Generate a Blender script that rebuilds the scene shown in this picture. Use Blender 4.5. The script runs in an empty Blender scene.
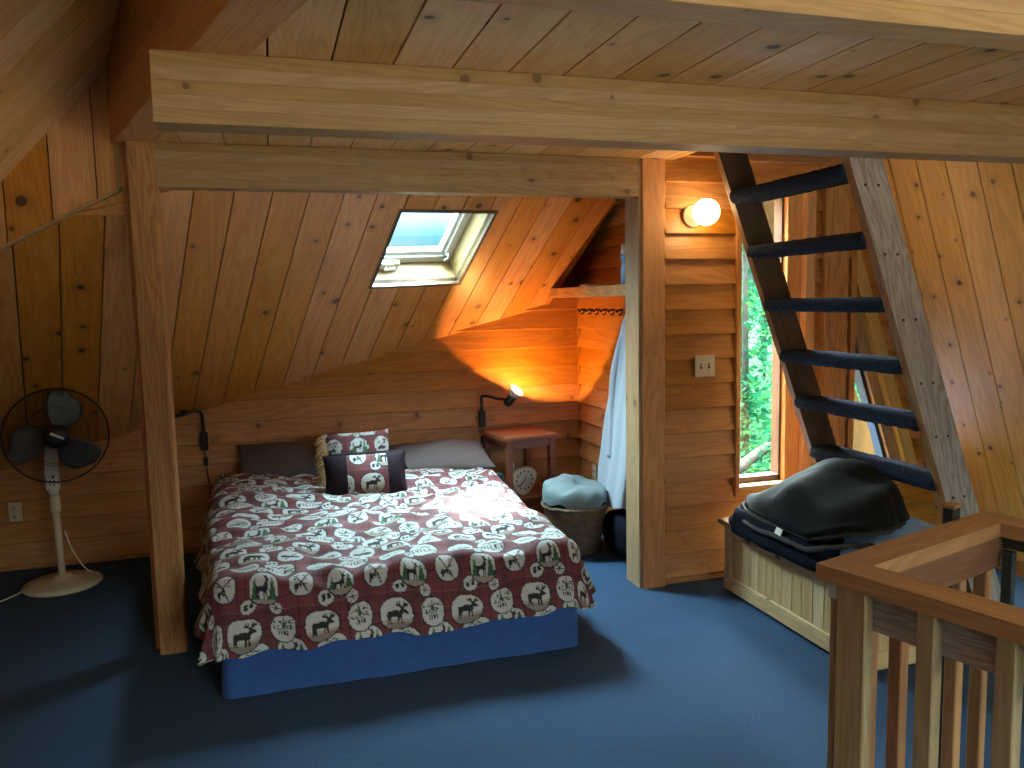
import bpy, bmesh, math, random
import numpy as np
from mathutils import Vector, Matrix
from mathutils.geometry import tessellate_polygon
random.seed(7)
R = random.Random(11)
PI = math.pi
SC = bpy.context.scene
COL = SC.collection
def rad(a): return math.radians(a)

# ------------------------------------------------------------------ camera
cam_d = bpy.data.cameras.new('camera')
cam_d.sensor_width = 36.0
cam_d.lens = 36.0 * 800.8 / 1024.0
cam_d.clip_start = 0.02
cam = bpy.data.objects.new('camera', cam_d)
COL.objects.link(cam)
_y, _p, _r = rad(16.682), rad(5.973), rad(-1.147)
_f = Vector((math.sin(_y)*math.cos(_p), math.cos(_y)*math.cos(_p), -math.sin(_p)))
_r0 = Vector((math.cos(_y), -math.sin(_y), 0))
_u0 = _r0.cross(_f)
_rt = _r0*math.cos(_r) + _u0*math.sin(_r)
_up = -_r0*math.sin(_r) + _u0*math.cos(_r)
M = Matrix((_rt, _up, -_f)).transposed().to_4x4()
M.translation = (0, 0, 1.55)
cam.matrix_world = M
SC.camera = cam

# ------------------------------------------------------------------ world, sun, daylight
SKY, SUN = 105.0, 38.0
W = bpy.data.worlds.new('sky'); SC.world = W; W.use_nodes = True
wt = W.node_tree; wt.nodes.clear()
wo = wt.nodes.new('ShaderNodeOutputWorld'); wb = wt.nodes.new('ShaderNodeBackground')
wtc = wt.nodes.new('ShaderNodeTexCoord'); wn = wt.nodes.new('ShaderNodeTexNoise'); wr = wt.nodes.new('ShaderNodeValToRGB')
wsep = wt.nodes.new('ShaderNodeSeparateXYZ'); wel = wt.nodes.new('ShaderNodeValToRGB'); wmx = wt.nodes.new('ShaderNodeMix'); wmx.data_type = 'RGBA'
wst = wt.nodes.new('ShaderNodeValToRGB'); wmul = wt.nodes.new('ShaderNodeMath'); wmul.operation = 'MULTIPLY'
wn.inputs['Scale'].default_value = 3.0; wn.inputs['Detail'].default_value = 4
wr.color_ramp.elements[0].position = 0.42; wr.color_ramp.elements[0].color = (0.34, 0.80, 0.95, 1)      # blue gaps high up
wr.color_ramp.elements[1].position = 0.62; wr.color_ramp.elements[1].color = (0.85, 0.97, 1.0, 1)       # thin cloud
wel.color_ramp.elements[0].position = 0.47; wel.color_ramp.elements[0].color = (0, 0, 0, 1)
wel.color_ramp.elements[1].position = 0.505; wel.color_ramp.elements[1].color = (1, 1, 1, 1)
for q_, v_ in ((0.0, .165), (0.40, .165), (0.495, .0035), (0.515, .005), (0.54, .011), (1.0, .035)):   # sunlit ground, hazy horizon, bright zenith
    el_ = wst.color_ramp.elements.new(q_); el_.color = (v_, v_, v_, 1)
wst.color_ramp.elements.remove(wst.color_ramp.elements[0]); wst.color_ramp.elements.remove(wst.color_ramp.elements[-1])
wmap = wt.nodes.new('ShaderNodeMath'); wmap.operation = 'MULTIPLY_ADD'; wmap.inputs[1].default_value = .5; wmap.inputs[2].default_value = .5
wl = wt.links
wl.new(wtc.outputs['Generated'], wn.inputs['Vector']); wl.new(wtc.outputs['Generated'], wsep.inputs[0]); wl.new(wn.outputs['Fac'], wr.inputs['Fac'])
wl.new(wsep.outputs[2], wmap.inputs[0]); wl.new(wmap.outputs[0], wel.inputs['Fac']); wl.new(wmap.outputs[0], wst.inputs['Fac'])
wl.new(wel.outputs['Color'], wmx.inputs[0]); wmx.inputs[6].default_value = (1.0, 0.84, 0.62, 1); wzr = wt.nodes.new('ShaderNodeMapRange'); wzr.inputs[1].default_value = .60; wzr.inputs[2].default_value = .78
wzm = wt.nodes.new('ShaderNodeMix'); wzm.data_type = 'RGBA'; wzm.inputs[7].default_value = (0.90, 0.97, 1.0, 1)
wl.new(wmap.outputs[0], wzr.inputs[0]); wl.new(wzr.outputs[0], wzm.inputs[0]); wl.new(wr.outputs['Color'], wzm.inputs[6]); wl.new(wzm.outputs[2], wmx.inputs[7])
wl.new(wmx.outputs[2], wb.inputs['Color']); wdot = wt.nodes.new('ShaderNodeVectorMath'); wdot.operation = 'DOT_PRODUCT'; wdot.inputs[1].default_value = (-.085, .43, .899)
wgl = wt.nodes.new('ShaderNodeValToRGB'); wadd = wt.nodes.new('ShaderNodeMath'); wadd.operation = 'ADD'      # bright haze round the sun
for q_, v_ in ((0.57, 0.0), (0.72, .16), (0.86, .70), (0.95, 1.3)):
    el_ = wgl.color_ramp.elements.new(q_); el_.color = (v_, v_, v_, 1)
wgl.color_ramp.elements.remove(wgl.color_ramp.elements[0]); wgl.color_ramp.elements.remove(wgl.color_ramp.elements[-1])
wl.new(wtc.outputs['Generated'], wdot.inputs[0]); wl.new(wdot.outputs['Value'], wgl.inputs['Fac'])
wl.new(wst.outputs['Color'], wadd.inputs[0]); wl.new(wgl.outputs['Color'], wadd.inputs[1]); wl.new(wadd.outputs[0], wmul.inputs[0]); wmul.inputs[1].default_value = SKY
wl.new(wmul.outputs[0], wb.inputs['Strength']); wl.new(wb.outputs['Background'], wo.inputs['Surface'])

sun_d = bpy.data.lights.new('sun', 'SUN'); sun_d.energy = SUN; sun_d.angle = rad(5.5); sun_d.color = (1.0, 0.96, 0.9)
sun = bpy.data.objects.new('sun', sun_d); COL.objects.link(sun)
sun.rotation_euler = Vector((0.13, -0.66, -1.38)).to_track_quat('-Z', 'Y').to_euler()

def portal(name, loc, direction, sx, sy):
    l = bpy.data.lights.new(name, 'AREA'); l.shape = 'RECTANGLE'; l.size = sx; l.size_y = sy
    l.cycles.is_portal = True
    o = bpy.data.objects.new(name, l); COL.objects.link(o); o.location = loc
    o.rotation_euler = Vector(direction).to_track_quat('-Z', 'Y').to_euler()
    return o
SC.view_settings.view_transform = 'Standard'
SC.view_settings.look = 'None'
SC.view_settings.exposure = 0.15
SC.view_settings.gamma = 1.0
SC.view_settings.use_curve_mapping = False
SC.cycles.max_bounces = 10; SC.cycles.diffuse_bounces = 6; SC.cycles.sample_clamp_indirect = 6.0
SC.cycles.transparent_max_bounces = 24

# ------------------------------------------------------------------ materials
def new_mat(name):
    m = bpy.data.materials.new(name); m.use_nodes = True
    nt = m.node_tree; b = nt.nodes['Principled BSDF']
    return m, nt, b
def N(nt, typ, **kw):
    n = nt.nodes.new(typ)
    for k, v in kw.items(): setattr(n, k, v)
    return n
def mathn(nt, op, a, b=None, c=None):
    n = nt.nodes.new('ShaderNodeMath'); n.operation = op
    for i, x in enumerate((a, b, c)):
        if x is None: continue
        if isinstance(x, (int, float)): n.inputs[i].default_value = x
        else: nt.links.new(x, n.inputs[i])
    return n.outputs[0]
def mix(nt, fac, a, b, mode='MIX'):
    n = nt.nodes.new('ShaderNodeMix'); n.data_type = 'RGBA'; n.blend_type = mode
    for s, x in ((n.inputs[0], fac), (n.inputs[6], a), (n.inputs[7], b)):
        if isinstance(x, (int, float)): s.default_value = x
        elif isinstance(x, tuple): s.default_value = (*x, 1) if len(x) == 3 else x
        else: nt.links.new(x, s)
    return n.outputs[2]
def ramp(nt, src, stops):
    r = nt.nodes.new('ShaderNodeValToRGB'); e = r.color_ramp.elements
    while len(e) < len(stops): e.new(0.5)
    for q, (p, c) in zip(e, stops):
        q.position = p; q.color = (*c, 1) if not isinstance(c, (int, float)) else (c, c, c, 1)
    nt.links.new(src, r.inputs['Fac'])
    return r.outputs['Color']

def wood(name, light, dark, knot=None, knots=0.5, knot_r=0.07, grain=1.0, rough=0.5, tint=0.22, coat=0.0, knot_scale=4.0, bump=0.12):
    """grain runs along U of the UV map (metres)"""
    m, nt, b = new_mat(name)
    uv = N(nt, 'ShaderNodeUVMap'); uv.uv_map = 'UVMap'
    geo = N(nt, 'ShaderNodeNewGeometry')
    mp = N(nt, 'ShaderNodeMapping'); nt.links.new(uv.outputs['UV'], mp.inputs['Vector'])
    mp.inputs['Scale'].default_value = (0.9, 9.0, 1)
    n1 = N(nt, 'ShaderNodeTexNoise'); n1.inputs['Scale'].default_value = 1.0; n1.inputs['Detail'].default_value = 5; n1.inputs['Distortion'].default_value = 0.6
    nt.links.new(mp.outputs['Vector'], n1.inputs['Vector'])
    # growth rings: iso-lines of a stretched noise
    rings = mathn(nt, 'SINE', mathn(nt, 'MULTIPLY', n1.outputs['Fac'], 60.0*grain))
    mp2 = N(nt, 'ShaderNodeMapping'); nt.links.new(uv.outputs['UV'], mp2.inputs['Vector'])
    mp2.inputs['Scale'].default_value = (5.0, 180.0, 1)
    n2 = N(nt, 'ShaderNodeTexNoise'); n2.inputs['Scale'].default_value = 1.0; n2.inputs['Detail'].default_value = 3
    nt.links.new(mp2.outputs['Vector'], n2.inputs['Vector'])
    g = mathn(nt, 'ADD', mathn(nt, 'MULTIPLY', rings, 0.18*grain), mathn(nt, 'MULTIPLY', n2.outputs['Fac'], 0.5))
    g = mathn(nt, 'ADD', g, mathn(nt, 'MULTIPLY', n1.outputs['Fac'], 0.6))
    col = ramp(nt, g, [(0.25, light), (0.95, dark)])
    if knot is not None:
        vo = N(nt, 'ShaderNodeTexVoronoi'); vo.voronoi_dimensions = '2D'; vo.inputs['Scale'].default_value = knot_scale
        nd = N(nt, 'ShaderNodeTexNoise'); nd.inputs['Scale'].default_value = 14.0
        nt.links.new(uv.outputs['UV'], nd.inputs['Vector'])
        nt.links.new(uv.outputs['UV'], vo.inputs['Vector'])
        sp = N(nt, 'ShaderNodeSeparateColor'); nt.links.new(vo.outputs['Color'], sp.inputs['Color'])
        on = mathn(nt, 'LESS_THAN', sp.outputs[0], knots)
        rr = mathn(nt, 'MULTIPLY', mathn(nt, 'ADD', sp.outputs[1], 0.35), knot_r)
        dist = mathn(nt, 'ADD', vo.outputs['Distance'], mathn(nt, 'MULTIPLY', mathn(nt, 'SUBTRACT', nd.outputs['Fac'], 0.5), 0.04))
        q = mathn(nt, 'DIVIDE', dist, rr)
        kf = ramp(nt, q, [(0.0, 0.85), (0.55, 0.75), (0.72, 1.0), (0.95, 0.25), (1.0, 0.0)])
        kf = mathn(nt, 'MULTIPLY', kf, on)
        halo = mathn(nt, 'MULTIPLY', ramp(nt, mathn(nt, 'MULTIPLY', q, 0.3), [(0.2, 0.45), (1.0, 0.0)]), on)
        col = mix(nt, halo, col, tuple(0.5*x + 0.5*y for x, y in zip(dark, knot)))
        col = mix(nt, kf, col, knot)
    t = mathn(nt, 'ADD', mathn(nt, 'MULTIPLY', geo.outputs['Random Per Island'], tint), 1.0 - tint*0.55)
    hs = N(nt, 'ShaderNodeHueSaturation'); nt.links.new(col, hs.inputs['Color']); nt.links.new(t, hs.inputs['Value'])
    sat = mathn(nt, 'ADD', mathn(nt, 'MULTIPLY', geo.outputs['Random Per Island'], -0.2), 1.08)
    nt.links.new(sat, hs.inputs['Saturation'])
    nt.links.new(hs.outputs['Color'], b.inputs['Base Color'])
    b.inputs['Roughness'].default_value = rough
    b.inputs['Coat Weight'].default_value = coat; b.inputs['Coat Roughness'].default_value = 0.35
    bp = N(nt, 'ShaderNodeBump'); bp.inputs['Strength'].default_value = bump; bp.inputs['Distance'].default_value = 0.004
    nt.links.new(g, bp.inputs['Height']); nt.links.new(bp.outputs['Normal'], b.inputs['Normal'])
    return m

def plain(name, col, rough=0.6, metal=0.0, noise=0.0, nscale=60.0, bump=0.0, bscale=200.0, sheen=0.0, coat=0.0):
    m, nt, b = new_mat(name)
    b.inputs['Roughness'].default_value = rough; b.inputs['Metallic'].default_value = metal
    b.inputs['Base Color'].default_value = (*col, 1); b.inputs['Sheen Weight'].default_value = sheen
    b.inputs['Coat Weight'].default_value = coat
    tc = N(nt, 'ShaderNodeTexCoord')
    if noise:
        n = N(nt, 'ShaderNodeTexNoise'); n.inputs['Scale'].default_value = nscale; n.inputs['Detail'].default_value = 4
        nt.links.new(tc.outputs['Object'], n.inputs['Vector'])
        lo = tuple(c*(1-noise) for c in col); hi = tuple(min(1, c*(1+noise)) for c in col)
        nt.links.new(ramp(nt, n.outputs['Fac'], [(0.3, lo), (0.7, hi)]), b.inputs['Base Color'])
    if bump:
        n = N(nt, 'ShaderNodeTexNoise'); n.inputs['Scale'].default_value = bscale; n.inputs['Detail'].default_value = 3
        nt.links.new(tc.outputs['Object'], n.inputs['Vector'])
        bp = N(nt, 'ShaderNodeBump'); bp.inputs['Strength'].default_value = bump; bp.inputs['Distance'].default_value = 0.01
        nt.links.new(n.outputs['Fac'], bp.inputs['Height']); nt.links.new(bp.outputs['Normal'], b.inputs['Normal'])
    return m
def emit(name, col, s):
    m, nt, b = new_mat(name)
    b.inputs['Base Color'].default_value = (*col, 1); b.inputs['Emission Color'].default_value = (*col, 1); b.inputs['Emission Strength'].default_value = s
    return m

KN = (0.035, 0.016, 0.008)
MAT = {}
MAT['pine'] = wood('knotty pine boards', (0.64, 0.300, 0.075), (0.46, 0.175, 0.036), KN, 0.62, 0.075, rough=0.42, coat=0.15)
MAT['pine_pale'] = wood('pale ceiling boards', (0.84, 0.50, 0.20), (0.66, 0.35, 0.115), KN, 0.4, 0.07, rough=0.5)
MAT['cedar'] = wood('cedar lap siding', (0.54, 0.235, 0.048), (0.35, 0.13, 0.026), (0.14, 0.045, 0.013), 0.22, 0.06, rough=0.45, tint=0.30, coat=0.12)
MAT['fir'] = wood('fir timber', (0.42, 0.27, 0.12), (0.31, 0.185, 0.075), (0.13, 0.07, 0.03), 0.4, 0.06, grain=1.3, rough=0.5, tint=0.12)
MAT['fir_warm'] = wood('warm fir post', (0.50, 0.25, 0.085), (0.31, 0.135, 0.04), (0.12, 0.05, 0.02), 0.2, 0.05, grain=1.5, rough=0.5, tint=0.1)
MAT['fir_orange'] = wood('orange fir timber', (0.68, 0.33, 0.11), (0.50, 0.21, 0.06), None, grain=1.2, rough=0.5, tint=0.1)
MAT['rail'] = wood('railing cedar', (0.44, 0.215, 0.08), (0.28, 0.125, 0.042), (0.08, 0.035, 0.015), 0.25, 0.06, rough=0.42, tint=0.15)
MAT['rail_olive'] = wood('aged baluster fir', (0.42, 0.29, 0.13), (0.26, 0.17, 0.07), (0.08, 0.04, 0.02), 0.3, 0.06, rough=0.5, tint=0.2)
MAT['grey_wood'] = wood('greyed ladder plank', (0.46, 0.41, 0.37), (0.27, 0.23, 0.20), None, grain=1.6, rough=0.7, tint=0.1)
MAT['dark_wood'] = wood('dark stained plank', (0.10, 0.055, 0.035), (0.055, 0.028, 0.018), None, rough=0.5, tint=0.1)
MAT['chest'] = wood('chest pine', (0.64, 0.45, 0.22), (0.46, 0.29, 0.125), KN, 0.45, 0.07, rough=0.5, tint=0.18)
MAT['table'] = wood('red brown table wood', (0.30, 0.085, 0.03), (0.17, 0.045, 0.018), None, rough=0.35, tint=0.08, coat=0.2)
MAT['dark_green'] = wood('dark green painted slat', (0.022, 0.032, 0.030), (0.014, 0.02, 0.02), None, rough=0.45)
MAT['shaft'] = wood('skylight lining pine', (0.30, 0.20, 0.075), (0.22, 0.135, 0.045), None, rough=0.6)
MAT['rail_dark'] = wood('dark reddish rail board', (0.22, 0.085, 0.035), (0.13, 0.05, 0.02), None, rough=0.5)  # rail wood made darker: shade of the inner side put into the colour
MAT['pine_gold'] = wood('golden knotty boards', (0.74, 0.44, 0.13), (0.54, 0.285, 0.065), KN, 0.75, 0.06, rough=0.42, coat=0.15, knot_scale=4.6)
MAT['ochre'] = wood('ochre window casing', (0.58, 0.38, 0.08), (0.46, 0.28, 0.05), None, rough=0.5, tint=0.1)
MAT['out_wood'] = wood('outdoor timber', (0.085, 0.085, 0.05), (0.05, 0.045, 0.028), None, rough=0.8, tint=0.2)
MAT['back'] = plain('board backing', (0.05, 0.025, 0.012), 0.9)
MAT['black_metal'] = plain('black metal', (0.012, 0.012, 0.014), 0.4, 0.3)
MAT['cream'] = plain('cream plastic', (0.72, 0.62, 0.44), 0.45)
MAT['white_plastic'] = plain('white plastic', (0.78, 0.76, 0.70), 0.4)
MAT['dark_slot'] = plain('dark slot', (0.02, 0.018, 0.015), 0.6)
MAT['white_paint'] = plain('white vinyl', (0.80, 0.84, 0.84), 0.4)
MAT['blue_skirt'] = plain('blue bed skirt', (0.020, 0.080, 0.28), 0.8, noise=0.12, nscale=25, bump=0.1, bscale=500, sheen=0.1)
MAT['grey_pillow'] = plain('grey brown pillowcase', (0.13, 0.105, 0.108), 0.85, bump=0.15, bscale=30)
MAT['tan_fringe'] = plain('tan fringe', (0.42, 0.29, 0.14), 0.9, noise=0.2)
MAT['plum'] = plain('dark plum satin', (0.016, 0.009, 0.015), 0.75, bump=0.1, bscale=40)
MAT['dark_fleece'] = plain('dark fleece', (0.0065, 0.0075, 0.0075), 0.8, noise=0.2, nscale=8, sheen=0.03, bump=0.5, bscale=9)
MAT['navy'] = plain('navy lining', (0.004, 0.006, 0.014), 0.85, sheen=0.0)
MAT['fleece_edge'] = plain('brown grey ruffle', (0.026, 0.022, 0.018), 0.85, noise=0.3, nscale=60, bump=0.3, bscale=120)
MAT['blue_sheet'] = plain('light blue sheet', (0.34, 0.56, 0.95), 0.85, noise=0.08, nscale=10)
MAT['teal_bag'] = plain('pale teal laundry bag', (0.15, 0.215, 0.235), 0.7, bump=0.15, bscale=25)
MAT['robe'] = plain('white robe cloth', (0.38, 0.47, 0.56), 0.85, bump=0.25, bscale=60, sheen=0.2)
for k_ in ('dark_fleece', 'navy', 'plum'): MAT[k_].node_tree.nodes['Principled BSDF'].inputs['Specular IOR Level'].default_value = 0.12
MAT['paper'] = plain('white paper', (0.85, 0.84, 0.80), 0.7)

# carpet
m, nt, b = new_mat('blue carpet'); MAT['carpet'] = m
tc = N(nt, 'ShaderNodeTexCoord')
n1 = N(nt, 'ShaderNodeTexNoise'); n1.inputs['Scale'].default_value = 130; n1.inputs['Detail'].default_value = 4
n2 = N(nt, 'ShaderNodeTexNoise'); n2.inputs['Scale'].default_value = 3; n2.inputs['Detail'].default_value = 5
n3 = N(nt, 'ShaderNodeTexVoronoi'); n3.inputs['Scale'].default_value = 26
for n in (n1, n2, n3): nt.links.new(tc.outputs['Object'], n.inputs['Vector'])
c = ramp(nt, n1.outputs['Fac'], [(0.3, (0.006, 0.028, 0.074)), (0.72, (0.022, 0.082, 0.185))])
c = mix(nt, 0.45, c, ramp(nt, n2.outputs['Fac'], [(0.3, (0.009, 0.040, 0.098)), (0.7, (0.019, 0.066, 0.146))]))
nt.links.new(c, b.inputs['Base Color']); b.inputs['Roughness'].default_value = 0.95; b.inputs['Sheen Weight'].default_value = 0.04
bp = N(nt, 'ShaderNodeBump'); bp.inputs['Strength'].default_value = 0.6; bp.inputs['Distance'].default_value = 0.006
nt.links.new(n1.outputs['Fac'], bp.inputs['Height']); nt.links.new(bp.outputs['Normal'], b.inputs['Normal'])
# stair carpet on ladder treads: looped navy pile
m, nt, b = new_mat('navy looped tread carpet'); MAT['tread'] = m
tc = N(nt, 'ShaderNodeTexCoord')
n1 = N(nt, 'ShaderNodeTexNoise'); n1.inputs['Scale'].default_value = 130; n1.inputs['Detail'].default_value = 3
nt.links.new(tc.outputs['Object'], n1.inputs['Vector'])
nt.links.new(ramp(nt, n1.outputs['Fac'], [(0.35, (0.005, 0.010, 0.024)), (0.7, (0.030, 0.052, 0.105))]), b.inputs['Base Color'])
b.inputs['Roughness'].default_value = 0.95; b.inputs['Sheen Weight'].default_value = 0.03; b.inputs['Specular IOR Level'].default_value = 0.2
bp = N(nt, 'ShaderNodeBump'); bp.inputs['Strength'].default_value = 1.0; bp.inputs['Distance'].default_value = 0.008
nt.links.new(n1.outputs['Fac'], bp.inputs['Height']); nt.links.new(bp.outputs['Normal'], b.inputs['Normal'])
# glass: thin pane, passes light, faint reflection
def glass(name, tint, gl=0.06):
    m, nt, b = new_mat(name); nt.nodes.remove(b)
    out = nt.nodes['Material Output']
    tr = N(nt, 'ShaderNodeBsdfTransparent'); tr.inputs['Color'].default_value = (*tint, 1)
    gs = N(nt, 'ShaderNodeBsdfGlossy'); gs.inputs['Roughness'].default_value = 0.02
    mx = N(nt, 'ShaderNodeMixShader'); mx.inputs[0].default_value = gl
    nt.links.new(tr.outputs[0], mx.inputs[1]); nt.links.new(gs.outputs[0], mx.inputs[2]); nt.links.new(mx.outputs[0], out.inputs['Surface'])
    return m
MAT['glass'] = glass('window glass', (0.93, 0.98, 0.96))
MAT['sky_glass'] = glass('skylight glass', (0.80, 0.93, 0.95))
MAT['globe'] = emit('lit globe bulb', (1.0, 0.70, 0.34), 20.0)
MAT['bulb'] = emit('lit reading bulb', (1.0, 0.72, 0.38), 6.0)
# wicker
m, nt, b = new_mat('wicker weave'); MAT['wicker'] = m
uv = N(nt, 'ShaderNodeUVMap'); uv.uv_map = 'UVMap'
bt = N(nt, 'ShaderNodeTexBrick'); nt.links.new(uv.outputs['UV'], bt.inputs['Vector'])
bt.inputs['Scale'].default_value = 1.0; bt.inputs['Brick Width'].default_value = 0.045; bt.inputs['Row Height'].default_value = 0.014; bt.inputs['Mortar Size'].default_value = 0.002
bt.inputs['Color1'].default_value = (0.30, 0.20, 0.11, 1); bt.inputs['Color2'].default_value = (0.20, 0.13, 0.07, 1); bt.inputs['Mortar'].default_value = (0.05, 0.03, 0.015, 1)
nt.links.new(bt.outputs['Color'], b.inputs['Base Color']); b.inputs['Roughness'].default_value = 0.7
bp = N(nt, 'ShaderNodeBump'); bp.inputs['Strength'].default_value = 0.8; bp.inputs['Distance'].default_value = 0.008; bp.invert = True
nt.links.new(bt.outputs['Fac'], bp.inputs['Height']); nt.links.new(bp.outputs['Normal'], b.inputs['Normal'])
# printed cloth: pattern lives in a colour attribute of the cloth itself
m, nt, b = new_mat('printed lodge cloth'); MAT['print'] = m
at = N(nt, 'ShaderNodeAttribute'); at.attribute_name = 'pattern'
nt.links.new(at.outputs['Color'], b.inputs['Base Color']); b.inputs['Roughness'].default_value = 0.75; b.inputs['Sheen Weight'].default_value = 0.1
# leaves
def leafmat(name, a, c, e=None):
    m, nt, b = new_mat(name); g = N(nt, 'ShaderNodeNewGeometry')
    nt.links.new(ramp(nt, g.outputs['Random Per Island'], [(0.0, a), (0.6, c), (1.0, e or c)]), b.inputs['Base Color'])
    b.inputs['Roughness'].default_value = 0.6; b.inputs['Specular IOR Level'].default_value = 0.02
    tl = N(nt, 'ShaderNodeBsdfTranslucent'); nt.links.new(b.inputs['Base Color'].links[0].from_socket, tl.inputs['Color'])
    mx = N(nt, 'ShaderNodeMixShader'); mx.inputs[0].default_value = 0.45
    nt.links.new(b.outputs[0], mx.inputs[1]); nt.links.new(tl.outputs[0], mx.inputs[2]); nt.links.new(mx.outputs[0], nt.nodes['Material Output'].inputs['Surface'])
    return m
MAT['leaf'] = leafmat('forest leaves', (0.0012, 0.020, 0.0095), (0.004, 0.042, 0.017), (0.016, 0.055, 0.013))
MAT['bark'] = plain('pale bark', (0.016, 0.017, 0.014), 0.9, noise=0.4, nscale=12)
MAT['ground'] = plain('forest ground', (0.006, 0.020, 0.008), 0.95, noise=0.6, nscale=2.5)
for k_ in ('bark', 'ground'): MAT[k_].node_tree.nodes['Principled BSDF'].inputs['Specular IOR Level'].default_value = 0.02
MAT['fan_blade'] = plain('smoky fan blade', (0.075, 0.092, 0.10), 0.3, coat=0.2)
MAT['blue_bottle'] = plain('pale blue plastic', (0.16, 0.42, 0.75), 0.35, noise=0.3, nscale=18)

# ------------------------------------------------------------------ mesh builder
class MB:
    def __init__(s): s.v = []; s.f = []; s.uv = []; s.mi = []; s.sm = []
    def poly(s, pts, uvs=None, mi=0, smooth=False):
        i = len(s.v); s.v += [tuple(p) for p in pts]; s.f.append(tuple(range(i, i+len(pts))))
        s.uv += [tuple(u) for u in uvs] if uvs else [(0, 0)]*len(pts); s.mi.append(mi); s.sm.append(smooth)
    def shell(s, pts, faces, uvfun, mi=0, smooth=False):
        """one connected island"""
        i = len(s.v); s.v += [tuple(p) for p in pts]
        for f in faces:
            s.f.append(tuple(i+k for k in f))
            n = (Vector(pts[f[1]])-Vector(pts[f[0]])).cross(Vector(pts[f[2]])-Vector(pts[f[1]]))
            s.uv += [uvfun(Vector(pts[k]), n) for k in f]; s.mi.append(mi); s.sm.append(smooth)
    def bar(s, o, a, b, c, mi=0, bev=0.0):
        """box at corner o with edge vectors a (grain), b, c; bev chamfers the four long edges"""
        o, a, b, c = Vector(o), Vector(a), Vector(b), Vector(c)
        an, bn, cn = a.normalized(), b.normalized(), c.normalized()
        ou, ov = R.random()*40, R.random()*40
        def uvf(p, n):
            d = p-o
            if abs(n.normalized().dot(an)) > 0.8: return (ou+d.dot(bn), ov+d.dot(cn))
            if n.length and abs(n.normalized().dot(cn)) >= abs(n.normalized().dot(bn)): return (ou+d.dot(an), ov+d.dot(bn))
            return (ou+d.dot(an), ov+d.dot(cn)+0.5)
        if bev <= 0:
            P = [o, o+a, o+a+b, o+b, o+c, o+a+c, o+a+b+c, o+b+c]
            F = [(0, 3, 2, 1), (4, 5, 6, 7), (0, 1, 5, 4), (2, 3, 7, 6), (1, 2, 6, 5), (0, 4, 7, 3)]
            if a.cross(b).dot(c) < 0: F = [tuple(reversed(f)) for f in F]
        else:
            lb, lc = b.length, c.length
            sec = [(bev, 0), (lb-bev, 0), (lb, bev), (lb, lc-bev), (lb-bev, lc), (bev, lc), (0, lc-bev), (0, bev)]
            P = [o+bn*x+cn*y for x, y in sec] + [o+a+bn*x+cn*y for x, y in sec]
            F = [(k, k+8, (k+1) % 8+8, (k+1) % 8) for k in range(8)] + [tuple(range(8)), tuple(range(15, 7, -1))]
            if a.cross(b).dot(c) > 0: F = [tuple(reversed(f)) for f in F]
        s.shell(P, F, uvf, mi)
        return s
    def box(s, x0, x1, y0, y1, z0, z1, mi=0, grain='x', bev=0.0):
        o = (x0, y0, z0); A = {'x': (x1-x0, 0, 0), 'y': (0, y1-y0, 0), 'z': (0, 0, z1-z0)}
        order = {'x': 'xyz', 'y': 'yxz', 'z': 'zxy'}[grain]
        return s.bar(o, A[order[0]], A[order[1]], A[order[2]], mi, bev)
    def prism(s, pts, ext, gdir, mi=0):
        """planar polygon extruded by ext, grain along gdir"""
        pts = [Vector(p) for p in pts]; ext = Vector(ext); g = Vector(gdir).normalized()
        n = Vector((0, 0, 0))
        for k in range(1, len(pts)-1): n += (pts[k]-pts[0]).cross(pts[k+1]-pts[0])
        n.normalize(); w = n.cross(g).normalized(); ou, ov = R.random()*40, R.random()*40
        def uvf(p, nn):
            if nn.length and abs(nn.normalized().dot(n)) < 0.5: return (ou+p.dot(g), ov+p.dot(n)+p.dot(w)*0.3)
            return (ou+p.dot(g), ov+p.dot(w))
        k = len(pts); P = pts + [p+ext for p in pts]
        F = [tuple(range(k)), tuple(range(2*k-1, k-1, -1))] + [(i, i+k, (i+1) % k+k, (i+1) % k) for i in range(k)]
        if n.dot(ext) > 0: F = [tuple(reversed(f)) for f in F]
        s.shell(P, F, uvf, mi)
        return s
    def tube(s, path, r, seg=10, mi=0, caps=True):
        path = [Vector(p) for p in path]; nn = len(path)
        rs = r if isinstance(r, (list, tuple)) else [r]*nn
        P = []; up = Vector((0, 0, 1)); prev = None
        for i in range(nn):
            t = (path[min(i+1, nn-1)]-path[max(i-1, 0)]).normalized()
            if prev is None:
                x = t.cross(up if abs(t.z) < 0.95 else Vector((1, 0, 0))).normalized()
            else:
                x = (prev-t*prev.dot(t)).normalized()
            prev = x; y = t.cross(x)
            for k in range(seg):
                a = 2*PI*k/seg; P.append(path[i]+(x*math.cos(a)+y*math.sin(a))*rs[i])
        F = [(i*seg+k, i*seg+(k+1) % seg, (i+1)*seg+(k+1) % seg, (i+1)*seg+k) for i in range(nn-1) for k in range(seg)]
        i0 = len(s.f)
        if caps: F += [tuple(reversed(range(seg))), tuple((nn-1)*seg+k for k in range(seg))]
        s.shell(P, F, lambda p, n: (p.z, p.x+p.y), mi, True)
        if caps: s.sm[-1] = s.sm[-2] = False
        return s
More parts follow.
